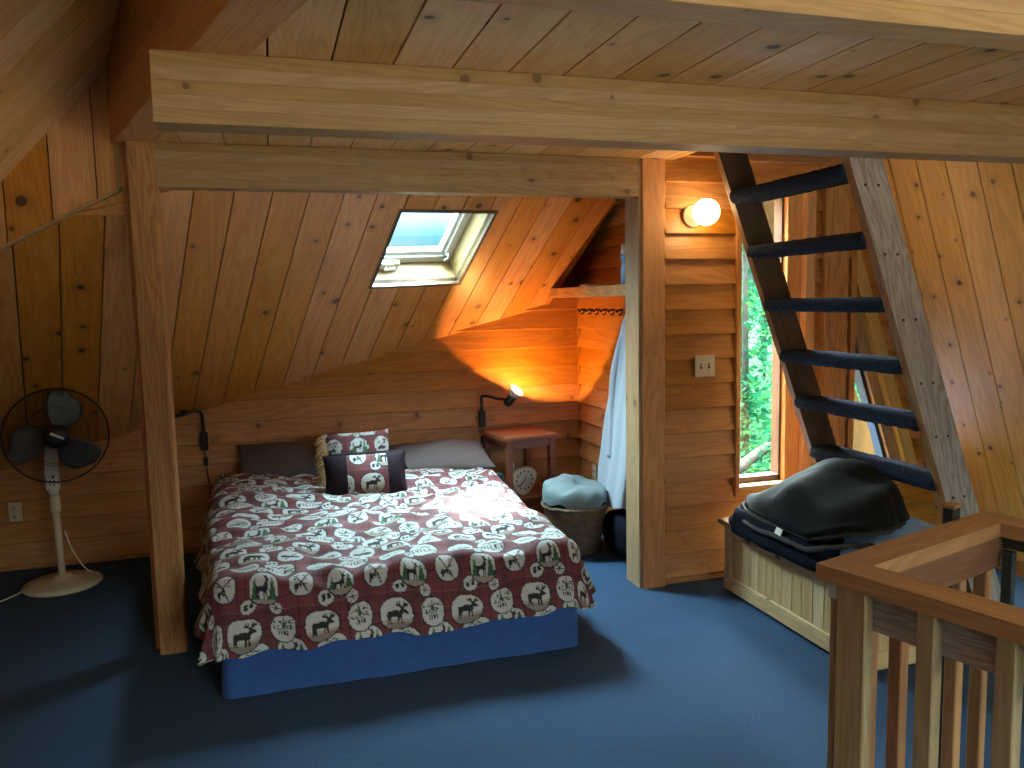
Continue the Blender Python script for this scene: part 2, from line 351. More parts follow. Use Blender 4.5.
    def lathe(s, prof, mat=None, seg=32, mi=0, smooth=True, uvscale=None):
        """profile [(r,z)] revolved about z, then placed with matrix"""
        mat = mat or Matrix(); P = []; k = len(prof); L = [0]
        for a, b in zip(prof, prof[1:]): L.append(L[-1]+math.hypot(a[0]-b[0], a[1]-b[1]))
        i0 = len(s.v)
        for r, z in prof:
            for q in range(seg):
                a = 2*PI*q/seg; s.v.append(tuple(mat @ Vector((r*math.cos(a), r*math.sin(a), z))))
        rm = max(r for r, z in prof)
        for i in range(k-1):
            for q in range(seg):
                q2 = (q+1) % seg
                s.f.append((i0+i*seg+q, i0+i*seg+q2, i0+(i+1)*seg+q2, i0+(i+1)*seg+q))
                s.uv += [(2*PI*rm*q/seg, L[i]), (2*PI*rm*(q+1)/seg, L[i]), (2*PI*rm*(q+1)/seg, L[i+1]), (2*PI*rm*q/seg, L[i+1])]
                s.mi.append(mi); s.sm.append(smooth)
        return s
    def grid(s, P, nu, nv, mi=0, closed_u=False, flip=False):
        i0 = len(s.v); s.v += [tuple(p) for p in P]
        for i in range(nu-(0 if closed_u else 1)):
            for j in range(nv-1):
                a, b = i*nv+j, ((i+1) % nu)*nv+j
                f = (i0+a, i0+b, i0+b+1, i0+a+1)
                if flip: f = f[::-1]
                s.f.append(f); s.uv += [(i/nu, j/nv)]*4; s.mi.append(mi); s.sm.append(True)
        return s
    def build(s, name, mats, parent=None, loc=None, rot=None, smooth=None):
        me = bpy.data.meshes.new(name)
        me.from_pydata(s.v, [], s.f)
        if not isinstance(mats, (list, tuple)): mats = [mats]
        for m in mats: me.materials.append(MAT[m] if isinstance(m, str) else m)
        ul = me.uv_layers.new(name='UVMap')
        ul.data.foreach_set('uv', [c for u in s.uv for c in u])
        me.polygons.foreach_set('material_index', s.mi)
        me.polygons.foreach_set('use_smooth', s.sm if smooth is None else [smooth]*len(s.f))
        me.update()
        o = bpy.data.objects.new(name, me); COL.objects.link(o)
        if parent is not None: o.parent = parent
        if loc: o.location = loc
        if rot: o.rotation_euler = rot
        return o

def tag(o, label, cat, group=None, kind=None):
    o['label'] = label; o['category'] = cat
    if group: o['group'] = group
    if kind: o['kind'] = kind
    return o
def struct(o, label, cat): return tag(o, label, cat, None, 'structure')
def thing(name, label, cat, loc=(0, 0, 0), rotz=0.0, group=None):
    o = bpy.data.objects.new(name, None); COL.objects.link(o); o.location = loc; o.rotation_euler = (0, 0, rotz)
    o.empty_display_size = 0.05
    return tag(o, label, cat, group)
def dup(root, loc=None, rotz=None, label=None):
    r = root.copy(); COL.objects.link(r)
    if loc is not None: r.location = loc
    if rotz is not None: r.rotation_euler = (0, 0, rotz)
    if label: r['label'] = label
    for ch in list(root.children):
        c = ch.copy(); COL.objects.link(c); c.parent = r
        for g in list(ch.children):
            d = g.copy(); COL.objects.link(d); d.parent = c
    return r

def clip(poly, a, b, c):
    """keep a*x+b*y<=c"""
    out = []
    for i in range(len(poly)):
        p, q = poly[i], poly[(i+1) % len(poly)]
        dp, dq = a*p[0]+b*p[1]-c, a*q[0]+b*q[1]-c
        if dp <= 0: out.append(p)
        if (dp < 0 < dq) or (dq < 0 < dp):
            t = dp/(dp-dq); out.append((p[0]+(q[0]-p[0])*t, p[1]+(q[1]-p[1])*t))
    return out
def boards(mb, to3, n, gdir, s0, s1, t0, t1, pitch, clips=(), hole=None, gap=0.006, th=0.02, phase=0.0, back=True, mi=0, bmi=1, cut=None):
    """tongue and groove boards running along t, side by side along s; a dark backing behind.
       to3(s,t)->Vector on the room face; n = unit vector away from the room"""
    n = Vector(n); k = math.floor((s0-phase)/pitch)
    while phase+k*pitch < s1:
        a0 = max(s0, phase+k*pitch); a1 = min(s1, phase+(k+1)*pitch); k += 1
        if a1-a0 < 0.004: continue
        cuts = sorted({a0, a1} | ({x for x in (hole[0], hole[1]) if a0 < x < a1} if hole else set()))
        for c0, c1 in zip(cuts, cuts[1:]):
            spans = [(t0, t1)]
            if hole and c0 >= hole[0]-1e-6 and c1 <= hole[1]+1e-6: spans = [(t0, hole[2]), (hole[3], t1)]
            for u0, u1 in spans:
                if u1-u0 < 0.005: continue
                g0 = gap/2 if abs(c0-a0) < 1e-6 else 0; g1 = gap/2 if abs(c1-a1) < 1e-6 else 0
                pl = [(c0+g0, u0), (c1-g1, u0), (c1-g1, u1), (c0+g0, u1)]
                pb = [(c0, u0), (c1, u0), (c1, u1), (c0, u1)]
                for cl in clips: pl = clip(pl, *cl); pb = clip(pb, *cl)
                if len(pl) >= 3: mb.prism([to3(*q) for q in pl], n*th, gdir, mi)
                if back and len(pb) >= 3: mb.prism([to3(*q)+n*th for q in pb], n*0.03, gdir, bmi)
def siding(mb, to3, n, u0, u1, z0, z1, pitch=0.131, out=0.030, phase=0.0, mi=0):
    """bevelled lap siding: each board thick at its lower edge. to3(u,z)->Vector on the wall plane, n = unit vector into the room"""
    n = Vector(n); k = math.floor((z0-phase)/pitch)
    g = (to3(1, 0)-to3(0, 0)).normalized()
    while phase+k*pitch < z1:
        a0 = max(z0, phase+k*pitch); a1 = min(z1, phase+(k+1)*pitch); zb = phase+k*pitch; k += 1
        if a1-a0 < 0.004: continue
        def d(z): return 0.004+out*(1-(z-zb)/pitch)
        lip = 0.012
        prof = [(a0, -0.02), (a0, d(a0)-0.004), (a0+0.004, d(a0)), (a1, d(a1)), (a1, -0.02)]
        P = [to3(u0, z)+n*q for z, q in prof]+[to3(u1, z)+n*q for z, q in prof]
        m = len(prof); ou, ov = R.random()*40, R.random()*40
        F = [tuple(range(m)), tuple(range(2*m-1, m-1, -1))]+[(i, i+m, (i+1) % m+m, (i+1) % m) for i in range(m)]
        base = to3(0, 0)
        mb.shell(P, F, lambda p, nn: (ou+(p-base).dot(g), ov+(p-base).z+(p-base).dot(n)), mi)
def fix_normals(o):
    bm = bmesh.new(); bm.from_mesh(o.data); bmesh.ops.recalc_face_normals(bm, faces=bm.faces); bm.to_mesh(o.data); bm.free()
    return o

# ================================================================== the setting
# railing grid (turned 16.5 degrees) is needed for the stairwell opening in the floor
TH = rad(16.5)
RA = Vector((math.cos(TH), math.sin(TH), 0)); RB = Vector((-math.sin(TH), math.cos(TH), 0))
RC = Vector((1.203, 1.550, 0))                         # outer corner of the railing
# ---- floor with the stairwell cut out (well spans +RA 0.10..0.85, -RB 0.10..1.9)
mb = MB()
def rp(p, q, z=0.0): return RC+RA*p+RB*q+Vector((0, 0, z))
h = [rp(0.09, -0.09), rp(0.80, -0.09), rp(0.80, -2.2), rp(0.09, -2.2)]
O4 = [Vector((-3.2, 5.6, 0)), Vector((4.6, 5.6, 0)), Vector((4.6, -2.6, 0)), Vector((-3.2, -2.6, 0))]
for i in range(4):
    j = (i+1) % 4; hi, hj = h[i], h[j]
    mb.poly([O4[i], O4[j], hj, hi])
for i in range(4):
    j = (i+1) % 4; mb.poly([h[i], h[j], h[j]-Vector((0, 0, 2.4)), h[i]-Vector((0, 0, 2.4))])
mb.poly([p-Vector((0, 0, 2.4)) for p in h])
for i in range(4):
    j = (i+1) % 4; mb.poly([O4[i]-Vector((0, 0, .2)), O4[j]-Vector((0, 0, .2)), O4[j], O4[i]])
floor = fix_normals(mb.build('floor', 'carpet')); struct(floor, 'dark blue carpet over the whole loft floor', 'floor')

# ---- back wall of the bed alcove (faces -Y at y=5.33)
mb = MB()
siding(mb, lambda u, z: Vector((u, 5.33, z)), (0, -1, 0), -3.1, 2.13, 0.0, 1.75, phase=0.035)
mb.prism([(-3.2, 5.34, 0), (2.3, 5.34, 0), (2.3, 5.34, 1.64), (-3.2, 5.34, .17)], (0, .08, 0), (1, 0, 0)); mb.box(1.80, 2.3, 5.345, 5.42, 1.4, 2.4)
struct(fix_normals(mb.build('wall_back', 'cedar')), 'reddish lap siding wall behind the head of the bed', 'wall')
# ---- alcove side wall (faces -X at x=2.11)
mb = MB()
siding(mb, lambda u, z: Vector((2.11, u, z)), (-1, 0, 0), 3.86, 5.33, 0.0, 2.45, phase=0.035)
mb.box(2.12, 2.2, 3.86, 5.42, 0, 2.5)
mb.box(2.085, 2.11, 5.295, 5.325, 0, 1.62, grain='z')
struct(fix_normals(mb.build('wall_closet', 'cedar')), 'short lap siding wall with the coat hooks beside the bedside table', 'wall')

# ---- gable wall (faces -Y at y=3.80): siding pieces round its posts and windows
GY = 3.80
def gy(u, z): return Vector((u, GY, z))
mb = MB(); NY = (0, -1, 0)
siding(mb, gy, NY, 1.97, 2.385, 0.0, 3.2, phase=0.04)             # lamp wall
siding(mb, gy, NY, 2.385, 2.865, 0.0, 0.50, phase=0.04)           # under the window
siding(mb, gy, NY, 2.385, 2.90, 2.13, 3.2, phase=0.04)            # over the window
siding(mb, gy, NY, 2.865, 2.925, 0.0, 2.13, phase=0.04)
siding(mb, gy, NY, 2.925, 3.145, 0.0, 0.46, phase=0.04)
siding(mb, gy, NY, 3.07, 3.135, 0.0, 2.13, phase=0.04)
siding(mb, gy, NY, 2.90, 3.9, 2.13, 3.2, phase=0.04)
siding(mb, gy, NY, 3.135, 4.0, 0.0, 0.46, phase=0.04)
# beyond the raking window: stepped ends hidden under its casing
zz = 0.46
while zz < 2.13:
    z2 = min(2.13, 0.04+0.131*(math.floor((zz-0.04)/0.131+1e-6)+1))
    xr = 3.235+(1.511-(zz+z2)/2)*0.339+0.03 if zz < 1.62 else 3.135
    siding(mb, gy, NY, max(3.135, xr), 4.0, zz, z2, phase=0.04); zz = z2
# sheathing behind (with the two openings)
for x0, x1, z0, z1 in ((1.9, 2.40, 0, 3.65), (2.40, 2.72, 0, .50), (2.40, 2.72, 2.13, 3.65), (2.72, 3.14, 0, 3.65), (3.14, 4.1, 0, .46), (3.14, 4.1, 1.62, 3.65)):
    mb.box(x0, x1, GY+0.022, GY+0.10, z0, z1)
mb.prism([(3.60, GY+.022, .46), (4.1, GY+.022, .46), (4.1, GY+.022, 1.62), (3.205, GY+.022, 1.62)], (0, .078, 0), (1, 0, 0))
struct(fix_normals(mb.build('wall_gable', 'cedar')), 'orange lap siding gable wall with the globe lamp and tall window', 'wall')

# ---- vertical pine panel at upper left (faces -Y at y=3.85)
mb = MB()
def p385(x, z): return Vector((x, 3.85, z))
zr = lambda x: 2.075+1.116*(x+1.042)
zb = lambda x: 1.804+0.531*(x+1.076)
boards(mb, p385, (0, 1, 0), (0, 0, 1), -1.55, -0.30, 1.4, 3.4, 0.176, clips=[(-1.116, 1, 2.075+1.116*1.042+0.02), (0.531, -1, -(1.804-0.531*-1.076))], phase=-1.032)
# pale edging strips along its lower and right edges
mb.bar((-1.50, 3.838, zb(-1.50)-0.012), Vector((0.91, 0, 0.91*0.531)), (0, .034, 0), (0, 0, .014), 2)
mb.box(-0.598, -0.584, 3.835, 3.87, 2.06, 2.60, 2, 'z')
mb.box(-.80, -.54, 3.874, 3.894, 1.95, 2.12, 0, 'z')
struct(fix_normals(mb.build('wall_left', ['pine', 'back', 'fir'])), 'vertical knotty pine panel high behind the left post', 'wall')

# ---- flat board ceiling (z=2.25), boards running in depth
mb = MB()
def cz(s, t): return Vector((s, t, 2.25))
lx = lambda y: -0.366+(3.624-y)*0.2749
a, b_, = 0.2749, 1.0
cl = [(-1.0, -0.2749, 0.366-0.2749*3.624+0.12)]       # keep right of the left timber
boards(mb, cz, (0, 0, 1), (0, 1, 0), -0.6, 3.2, -1.6, 2.60, 0.178, clips=cl, phase=0.03)
boards(mb, cz, (0, 0, 1), (0, 1, 0), -0.6, 2.03, 2.60, 3.90, 0.178, clips=cl, phase=0.03)
struct(fix_normals(mb.build('ceiling', ['pine_pale', 'back'])), 'flat ceiling of wide pine boards over the beams', 'ceiling')

# ---- sloped knotty pine ceiling over the bed, with the skylight opening
SP0 = Vector((0, 5.33, 1.006)); SN = Vector((.204, -.608, -.768)).normalized()
SD = Vector((-.197, .742, -.64)); SD = (SD-SN*SN.dot(SD)).normalized(); SW = SN.cross(SD)
def sl(s, t): return SP0+SW*s+SD*t
HOLE = (0.395, 0.980, -1.575, -0.977)
def lim(axis_vec, off):            # half plane axis.p<=off -> clip in (s,t)
    v = Vector(axis_vec); return (v.dot(SW), v.dot(SD), off-v.dot(SP0))
mb = MB()
boards(mb, sl, -SN, SD, -3.4, 1.79, -2.6, 1.6, 0.1767, clips=[lim((0, 1, 0), 5.40), lim((0, 0, 1), 3.0), lim((0, -1, 0), -3.87), lim((0, 0, -1), 0.05)], hole=HOLE, phase=-0.478)
# edge board down the open right side
p0, p1 = sl(1.775, -1.95), sl(1.775, -0.62)
mb.bar(p0-SN*0.07, p1-p0, SW*0.03, SN*0.075, 0)
struct(fix_normals(mb.build('ceiling_slope', ['pine', 'back'])), 'sloped knotty pine board ceiling over the bed', 'ceiling')
# dark recess over the closet shelf and sealing boards above the slope
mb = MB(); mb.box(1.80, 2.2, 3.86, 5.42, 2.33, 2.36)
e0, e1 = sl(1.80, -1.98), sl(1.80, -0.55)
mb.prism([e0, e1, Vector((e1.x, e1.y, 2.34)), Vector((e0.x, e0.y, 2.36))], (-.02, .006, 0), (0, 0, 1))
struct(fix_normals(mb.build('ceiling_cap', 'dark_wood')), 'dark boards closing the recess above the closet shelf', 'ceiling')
mb = MB()
zs = lambda x: (1.006*SN.z+5.33*SN.y-x*SN.x-3.90*SN.y)/SN.z
mb.prism([(-3.3, 3.90, zs(-3.3)), (-.3, 3.90, zs(-.3)), (-.3, 3.90, 3.6), (-3.3, 3.90, 3.6)], (0, .05, 0), (1, 0, 0))
mb.prism([(-3.3, 3.86, -.40), (-1.36, 3.86, 1.74), (-1.36, 3.86, 3.6), (-3.3, 3.86, 3.6)], (0, .05, 0), (1, 0, 0))
mb.box(-.8, 1.92, 3.92, 3.98, 2.26, 3.65)
struct(fix_normals(mb.build('wall_upper', 'dark_wood')), 'boards closing the wall above the alcove beam', 'wall')

# ---- left roof slope near the viewer: boards run up the slope
mb = MB()
ND = Vector((1, 0, 1.116)).normalized(); NNx = Vector((-1.116, 0, 1)).normalized()
def nl(s, t): return Vector((-1.042, 0, 2.075))+Vector((0, 1, 0))*s+ND*t
boards(mb, nl, NNx, ND, -2.6, 3.90, -3.0, 2.1, 0.19, clips=[], phase=0.1)
struct(fix_normals(mb.build('ceiling_left', ['pine_pale', 'back'])), 'pale board roof slope overhead at the upper left', 'ceiling')
# ---- left diagonal timber resting on the left post and the beam end
mb = MB()
TD = Vector((0.2941, -0.9558, 0)); TW = Vector((0.9558, 0.2941, 0))
o = Vector((-0.523, 3.557, 2.246))-TD*0.36
mb.bar(o, TD*4.6, TW*0.15, (0, 0, 0.19), 0)
mb.bar(o+Vector((0, 0, .19)), TD*4.6, TW*0.05, (0, 0, 1.2), 1)
struct(fix_normals(mb.build('beam_diagonal', ['fir_orange', 'cedar'])), 'dark reddish diagonal timber running overhead from the left post', 'beam')

# ---- right wall: leaning roof slope of vertical pine boards
mb = MB()
KD = Vector((-0.34, 0, 1)).normalized(); KN_ = Vector((1, 0, 0.34)).normalized()
def rw(s, t): return Vector((3.86, 0, 0))+Vector((0, 1, 0))*s+KD*t
RH = (-1.55, 0.05, 0.55, 1.95)                          # opening for an unseen roof window added to light the ceiling
boards(mb, rw, KN_, KD, -2.6, 3.90, -0.1, 3.9, 0.172, phase=0.05, hole=RH)
mb.bar((3.835, -2.5, 0.0), (0, 6.28, 0), (0.03, 0, 0), (-0.02, 0, 0.09), 2)
struct(fix_normals(mb.build('wall_right', ['pine_gold', 'back', 'fir_warm'])), 'leaning knotty pine board wall at the right behind the ladder', 'wall')

mb = MB()
for a0, a1, c0, c1 in ((RH[0], RH[1], RH[2], RH[2]+.06), (RH[0], RH[1], RH[3]-.06, RH[3]), (RH[0], RH[0]+.06, RH[2], RH[3]), (RH[1]-.06, RH[1], RH[2], RH[3])):
    mb.prism([rw(a0, c0)-KN_*.01, rw(a1, c0)-KN_*.01, rw(a1, c1)-KN_*.01, rw(a0, c1)-KN_*.01], KN_*.07, (0, 1, 0))
w6 = struct(fix_normals(mb.build('window_6', 'fir')), 'wide roof window in the leaning right wall beside the viewer', 'window')
mb = MB(); mb.prism([rw(RH[0]+.05, RH[2]+.05)+KN_*.03, rw(RH[1]-.05, RH[2]+.05)+KN_*.03, rw(RH[1]-.05, RH[3]-.05)+KN_*.03, rw(RH[0]+.05, RH[3]-.05)+KN_*.03], KN_*.004, (0, 1, 0)); fix_normals(mb.build('window_glass', 'glass', w6))
portal('window_daylight', rw((RH[0]+RH[1])/2, (RH[2]+RH[3])/2)+KN_*.10, -KN_, 1.5, 1.3)
# ---- rear of the room (behind the viewer) with one added window
mb = MB()
RY = -2.4
for x0, x1, z0, z1 in ((-3.2, 0.9, -.1, 3.6), (0.9, 2.7, -.1, .55), (0.9, 2.7, 2.15, 3.6), (2.7, 4.6, -.1, 3.6)):
    mb.box(x0, x1, RY-.1, RY, z0, z1)
struct(mb.build('wall_rear', 'cedar'), 'siding wall behind the viewer', 'wall')
mb = MB()
mb.box(-3.1, -3.0, -2.5, 5.5, -.1, 1.2)
struct(mb.build('wall_side', 'cedar'), 'low siding wall under the left roof slope', 'wall')
# upper loft shell
mb = MB(); mb.box(-1.2, 4.2, -2.6, 4.0, 3.55, 3.65)
struct(mb.build('ceiling_loft', 'dark_wood'), 'dark ceiling of the loft above the ladder', 'ceiling')
def added_rear_window(i, x0, x1):  # out of frame, added to brighten the ceiling and beams
    mb = MB(); z0, z1 = .55, 2.15
    for a0, a1, c0, c1 in ((x0, x1, z0, z0+.07), (x0, x1, z1-.07, z1), (x0, x0+.07, z0, z1), (x1-.07, x1, z0, z1)):
        mb.box(a0, a1, RY-.08, RY+.02, c0, c1)
    o = struct(mb.build('window_%d' % i, 'fir'), 'wide window behind the viewer', 'window')
    g = MB(); g.box(x0+.06, x1-.06, RY-.045, RY-.04, z0+.06, z1-.06); g.build('window_glass', 'glass', o)
    portal('window_daylight', ((x0+x1)/2, RY-.12, 1.35), (0, 1, 0), x1-x0-.1, z1-z0-.1)
added_rear_window(4, 0.9, 2.7)

# ---- posts and beams
def beam(name, x0, x1, y0, y1, z0, z1, mat, label, grain='x', bev=.006):
    mb = MB(); n = 5
    for k in range(n): mb.box(x0, x1, y0, y1, z0+(z1-z0)*k/n, z0+(z1-z0)*(k+1)/n, 0, grain, .0012)
    return struct(mb.build(name, mat), label, 'beam')
beam('beam_front', -0.278, 3.20, 2.44, 2.56, 2.055, 2.248, 'fir', 'long glued fir beam across the room under the ceiling')
beam('beam_alcove', -0.436, 1.815, 3.765, 3.86, 2.06, 2.248, 'fir', 'fir beam between the two posts over the foot of the bed')
beam('beam_near', -0.3, 3.25, 1.292, 1.375, 2.055, 2.248, 'fir', 'fir beam crossing overhead at the upper right')
mb = MB(); mb.box(-0.545, -0.432, 3.757, 3.87, 0.0, 2.262, 0, 'z', .006)
mb.box(-0.568, -0.546, 3.83, 3.87, 0.0, 2.262, 1, 'z')
struct(mb.build('post_left', ['fir_warm', 'cedar']), 'square fir post standing left of the bed foot', 'post')
mb = MB(); mb.box(1.842, 1.972, 3.772, 3.93, 0.0, 2.249, 0, 'z', .005); mb.box(1.826, 1.845, 3.79, 3.95, 0.0, 2.249, 1, 'z'); 
struct(mb.build('post_right', ['fir_orange', 'fir']), 'square fir post standing between bed alcove and lamp wall', 'post')

# posts and trims on the gable wall
def gtrim(i, x0, x1, z0, z1, mat, label, out=.035):
    mb = MB(); mb.box(x0, x1, GY-out, GY+.03, z0, z1, 0, 'z', .003)
    return struct(mb.build('trim_%d' % i, mat), label, 'trim')
gtrim(1, 2.385, 2.413, .46, 2.14, 'cedar', 'thin cedar trim strip left of the tall window', .045)
mb = MB(); mb.box(2.712, 2.80, GY-.02, GY+.05, .50, 2.14, 0, 'z', .003); mb.box(2.80, 2.862, GY-.06, GY+.03, .46, 2.14, 0, 'z', .003)
struct(mb.build('trim_2', 'fir_orange'), 'orange fir casing right of the tall window', 'trim')
gtrim(3, 2.922, 3.07, 0, 2.3, 'fir_warm', 'brown fir post in the gable wall behind the ladder', .07)
gtrim(4, 3.108, 3.146, .46, 1.75, 'cedar', 'cedar trim strip left of the raking window', .05)
mb = MB(); mb.box(2.42, 2.93, GY-.075, GY-.0, 2.245, 2.42, 0, 'x', .004)
struct(mb.build('trim_5', 'fir_warm'), 'wooden header board above the tall window behind the ladder', 'trim')

# ---- window_1: tall window
mb = MB()
mb.box(2.405, 2.422, GY+.03, GY+.09, .51, 2.13, 0, 'z'); mb.box(2.700, 2.712, GY+.02, GY+.09, .51, 2.13, 0, 'z')
mb.box(2.413, 2.712, GY+.02, GY+.09, 2.08, 2.13); mb.box(2.413, 2.712, GY+.02, GY+.09, .51, .545)
w1 = struct(mb.build('window_1', 'dark_wood'), 'tall narrow window of green forest behind the ladder', 'window')
mb = MB(); mb.box(2.41, 2.72, GY-.045, GY+.03, .485, .512, 0, 'x', .004); mb.build('window_sill', 'fir', w1)
mb = MB(); mb.box(2.435, 2.695, GY+.05, GY+.054, .54, 2.085); mb.build('window_glass', 'glass', w1)
portal('window_daylight', (2.565, GY+.13, 1.31), (0, -1, 0), .30, 1.62)
# ---- window_2: raking three-cornered window
def lean(x, z, dz): return (x-0.352*dz, z+dz)
mb = MB()
def rake(x0, x1, y0, y1, mi, zb=.46):           # slanted strip from bottom x0..x1 up to the x=3.142 line
    P = [(x0, zb), (x1, zb)]
    t1 = (x1-3.142)/.352; t0 = (x0-3.142)/.352
    P += [(3.142, zb+t1), (3.142, zb+t0)]
    mb.prism([(x, y0, z) for x, z in P], (0, y1-y0, 0), (-.332, 0, .943), mi)
rake(3.462, 3.484, GY+.02, GY+.08, 3)
rake(3.484, 3.555, GY-.005, GY+.09, 0)
rake(3.555, 3.635, GY-.045, GY+.05, 2)
mb.box(3.142, 3.49, GY-.03, GY+.08, .445, .475, 0)
w2 = struct(fix_normals(mb.build('window_2', ['fir', 'white_paint', 'ochre', 'dark_green'])), 'small raking window with ochre casing behind the ladder treads', 'window')
mb = MB(); mb.prism([(3.142, GY+.05, .47), (3.475, GY+.05, .47), (3.142, GY+.05, 1.42)], (0, .004, 0), (1, 0, 0)); fix_normals(mb.build('window_glass', 'glass', w2))
portal('window_daylight', (3.26, GY+.13, .78), (0, -1, 0), .26, .6)

# ---- window_3: skylight: shaft, shaded edge strips, sash, operator
s0, s1, t0, t1 = HOLE
def shaft(sa, sb, ta, tb, d0, d1, mb, mi, g):
    P = [sl(sa, ta)-SN*d0, sl(sb, ta)-SN*d0, sl(sb, tb)-SN*d0, sl(sa, tb)-SN*d0]
    mb.prism(P, -SN*(d1-d0), g, mi)
mb = MB()
e = .018
shaft(s0-e, s0, t0-e, t1+e, -.002, .25, mb, 0, SD); shaft(s1, s1+e, t0-e, t1+e, -.002, .25, mb, 0, SD)
shaft(s0, s1, t0-e, t0, -.002, .25, mb, 0, SW); shaft(s0, s1, t1, t1+e, -.002, .25, mb, 0, SW)
w3 = struct(fix_normals(mb.build('window_3', 'shaft')), 'bright skylight in the sloped ceiling over the bed', 'window')
mb = MB(); e2 = .009                                     # dark strips stand in for shade on the opening's edge
shaft(s0-e2, s0+.004, t0-e2, t1+e2, -.006, .006, mb, 0, SD); shaft(s1-.004, s1+e2, t0-e2, t1+e2, -.006, .006, mb, 0, SD)
shaft(s0, s1, t0-.016, t0+.004, -.006, .006, mb, 0, SW); shaft(s0, s1, t1-.004, t1+e2, -.006, .006, mb, 0, SW)
fix_normals(mb.build('window_frame', 'dark_wood', w3))
mb = MB()
for k, (wd, d0, d1) in enumerate(((.05, .18, .225), (.075, .20, .24))):
    shaft(s0, s0+wd, t0, t1, d0, d1, mb, 0, SD); shaft(s1-wd, s1, t0, t1, d0, d1, mb, 0, SD)
    shaft(s0, s1, t0, t0+wd, d0, d1, mb, 0, SW); shaft(s0, s1, t1-wd, t1, d0, d1, mb, 0, SW)
fix_normals(mb.build('window_sash', 'white_paint', w3))
mb = MB(); shaft(s0+.05, s1-.05, t0+.05, t1-.05, .215, .219, mb, 0, SD); fix_normals(mb.build('window_glass', 'sky_glass', w3))
mb = MB()
shaft(s0+.02, s0+.21, t1-.055, t1-.005, .125, .150, mb, 0, SW)
q0 = sl(s0+.13, t1-.03)-SN*.125; mb.tube([q0, q0+SN*.03-SW*.02, q0+SN*.045+SW*.03-SD*.03], .008)
fix_normals(mb.build('window_operator', 'white_plastic', w3))
mb = MB(); q0 = sl(s1-.06, t1-.10)-SN*.15; mb.tube([q0, q0+SW*.02+SD*.03, q0+SD*.06], .006); mb.build('window_latch', 'white_plastic', w3)
cc = sl((s0+s1)/2, (t0+t1)/2)-SN*.27
portal('skylight_daylight', cc, SN, s1-s0, t1-t0)

# ================================================================== printed lodge cloth
FONT = {'A': '01110100011000111111100011000110001', 'C': '01111100001000010000100001000001111', 'E': '11111100001000011110100001000011111',
 'H': '10001100011000111111100011000110001', 'I': '11111001000010000100001000010011111', 'K': '10001100101010011000101001001010001',
 'L': '10000100001000010000100001000011111', 'M': '10001110111010110101100011000110001', 'N': '10001110011010110011100011000110001',
 'O': '01110100011000110001100011000101110', 'P': '11110100011000111110100001000010000', 'R': '11110100011000111110101001001010001',
 'T': '11111001000010000100001000010000100', 'U': '10001100011000110001100011000101110', 'W': '10001100011000110101101011101110001'}
def inpoly(x, y, P):
    ins = np.zeros(x.shape, bool); k = len(P)
    for i in range(k):
        x1, y1 = P[i]; x2, y2 = P[(i+1) % k]
        c = ((y1 > y) != (y2 > y))
        with np.errstate(divide='ignore', invalid='ignore'):
            ins ^= c & (x < (x2-x1)*(y-y1)/(y2-y1+1e-12)+x1)
    return ins
MOOSE = [(-.62, -.02), (-.55, .18), (-.30, .20), (-.05, .30), (.18, .22), (.30, .30), (.22, .48), (.02, .52), (-.02, .70), (.08, .60), (.10, .78), (.18, .62), (.24, .80), (.30, .60), (.34, .48), (.40, .46), (.46, .60), (.52, .80), (.58, .62), (.66, .78), (.68, .58), (.78, .70), (.76, .50), (.60, .44), (.50, .36), (.62, .26), (.74, .14), (.72, .04), (.60, .04), (.46, .10), (.38, -.02), (.34, -.20), (.36, -.62), (.28, -.64), (.24, -.22), (.16, -.20), (.14, -.60), (.06, -.62), (.06, -.16), (-.30, -.14), (-.36, -.24), (-.34, -.60), (-.42, -.62), (-.46, -.30), (-.52, -.58), (-.60, -.60), (-.58, -.26)]
DEER = [(-.50, .0), (-.44, .16), (-.10, .16), (.06, .24), (.14, .46), (.12, .58), (.0, .80), (.06, .82), (.14, .66), (.18, .90), (.22, .64), (.34, .84), (.30, .58), (.40, .50), (.42, .42), (.28, .38), (.28, .12), (.24, -.10), (.26, -.64), (.18, -.64), (.16, -.18), (.08, -.16), (.06, -.64), (-.02, -.64), (-.02, -.14), (-.26, -.12), (-.32, -.30), (-.28, -.64), (-.36, -.64), (-.42, -.28), (-.44, -.64), (-.52, -.64), (-.50, -.26)]
BEAR = [(-.66, -.05), (-.58, .22), (-.36, .34), (.05, .30), (.28, .36), (.36, .30), (.42, .38), (.48, .28), (.62, .16), (.76, .08), (.74, -.02), (.56, -.04), (.44, -.08), (.46, -.48), (.34, -.52), (.28, -.20), (.18, -.18), (.16, -.50), (.04, -.50), (.02, -.14), (-.26, -.14), (-.24, -.50), (-.38, -.52), (-.42, -.22), (-.48, -.50), (-.62, -.52), (-.64, -.2)]
def tree(cx, w, y0, y1):
    h = y1-y0; P = []
    for k in range(4):
        t = 1-k/4; P.append((cx+w*(.15+.25*k), y1-h*k/4-.0)); P.append((cx+w*(.30+.26*k), y1-h*(k+1)/4))
    return [(cx, y1+.05)]+P+[(2*cx-x, y) for x, y in reversed(P)]
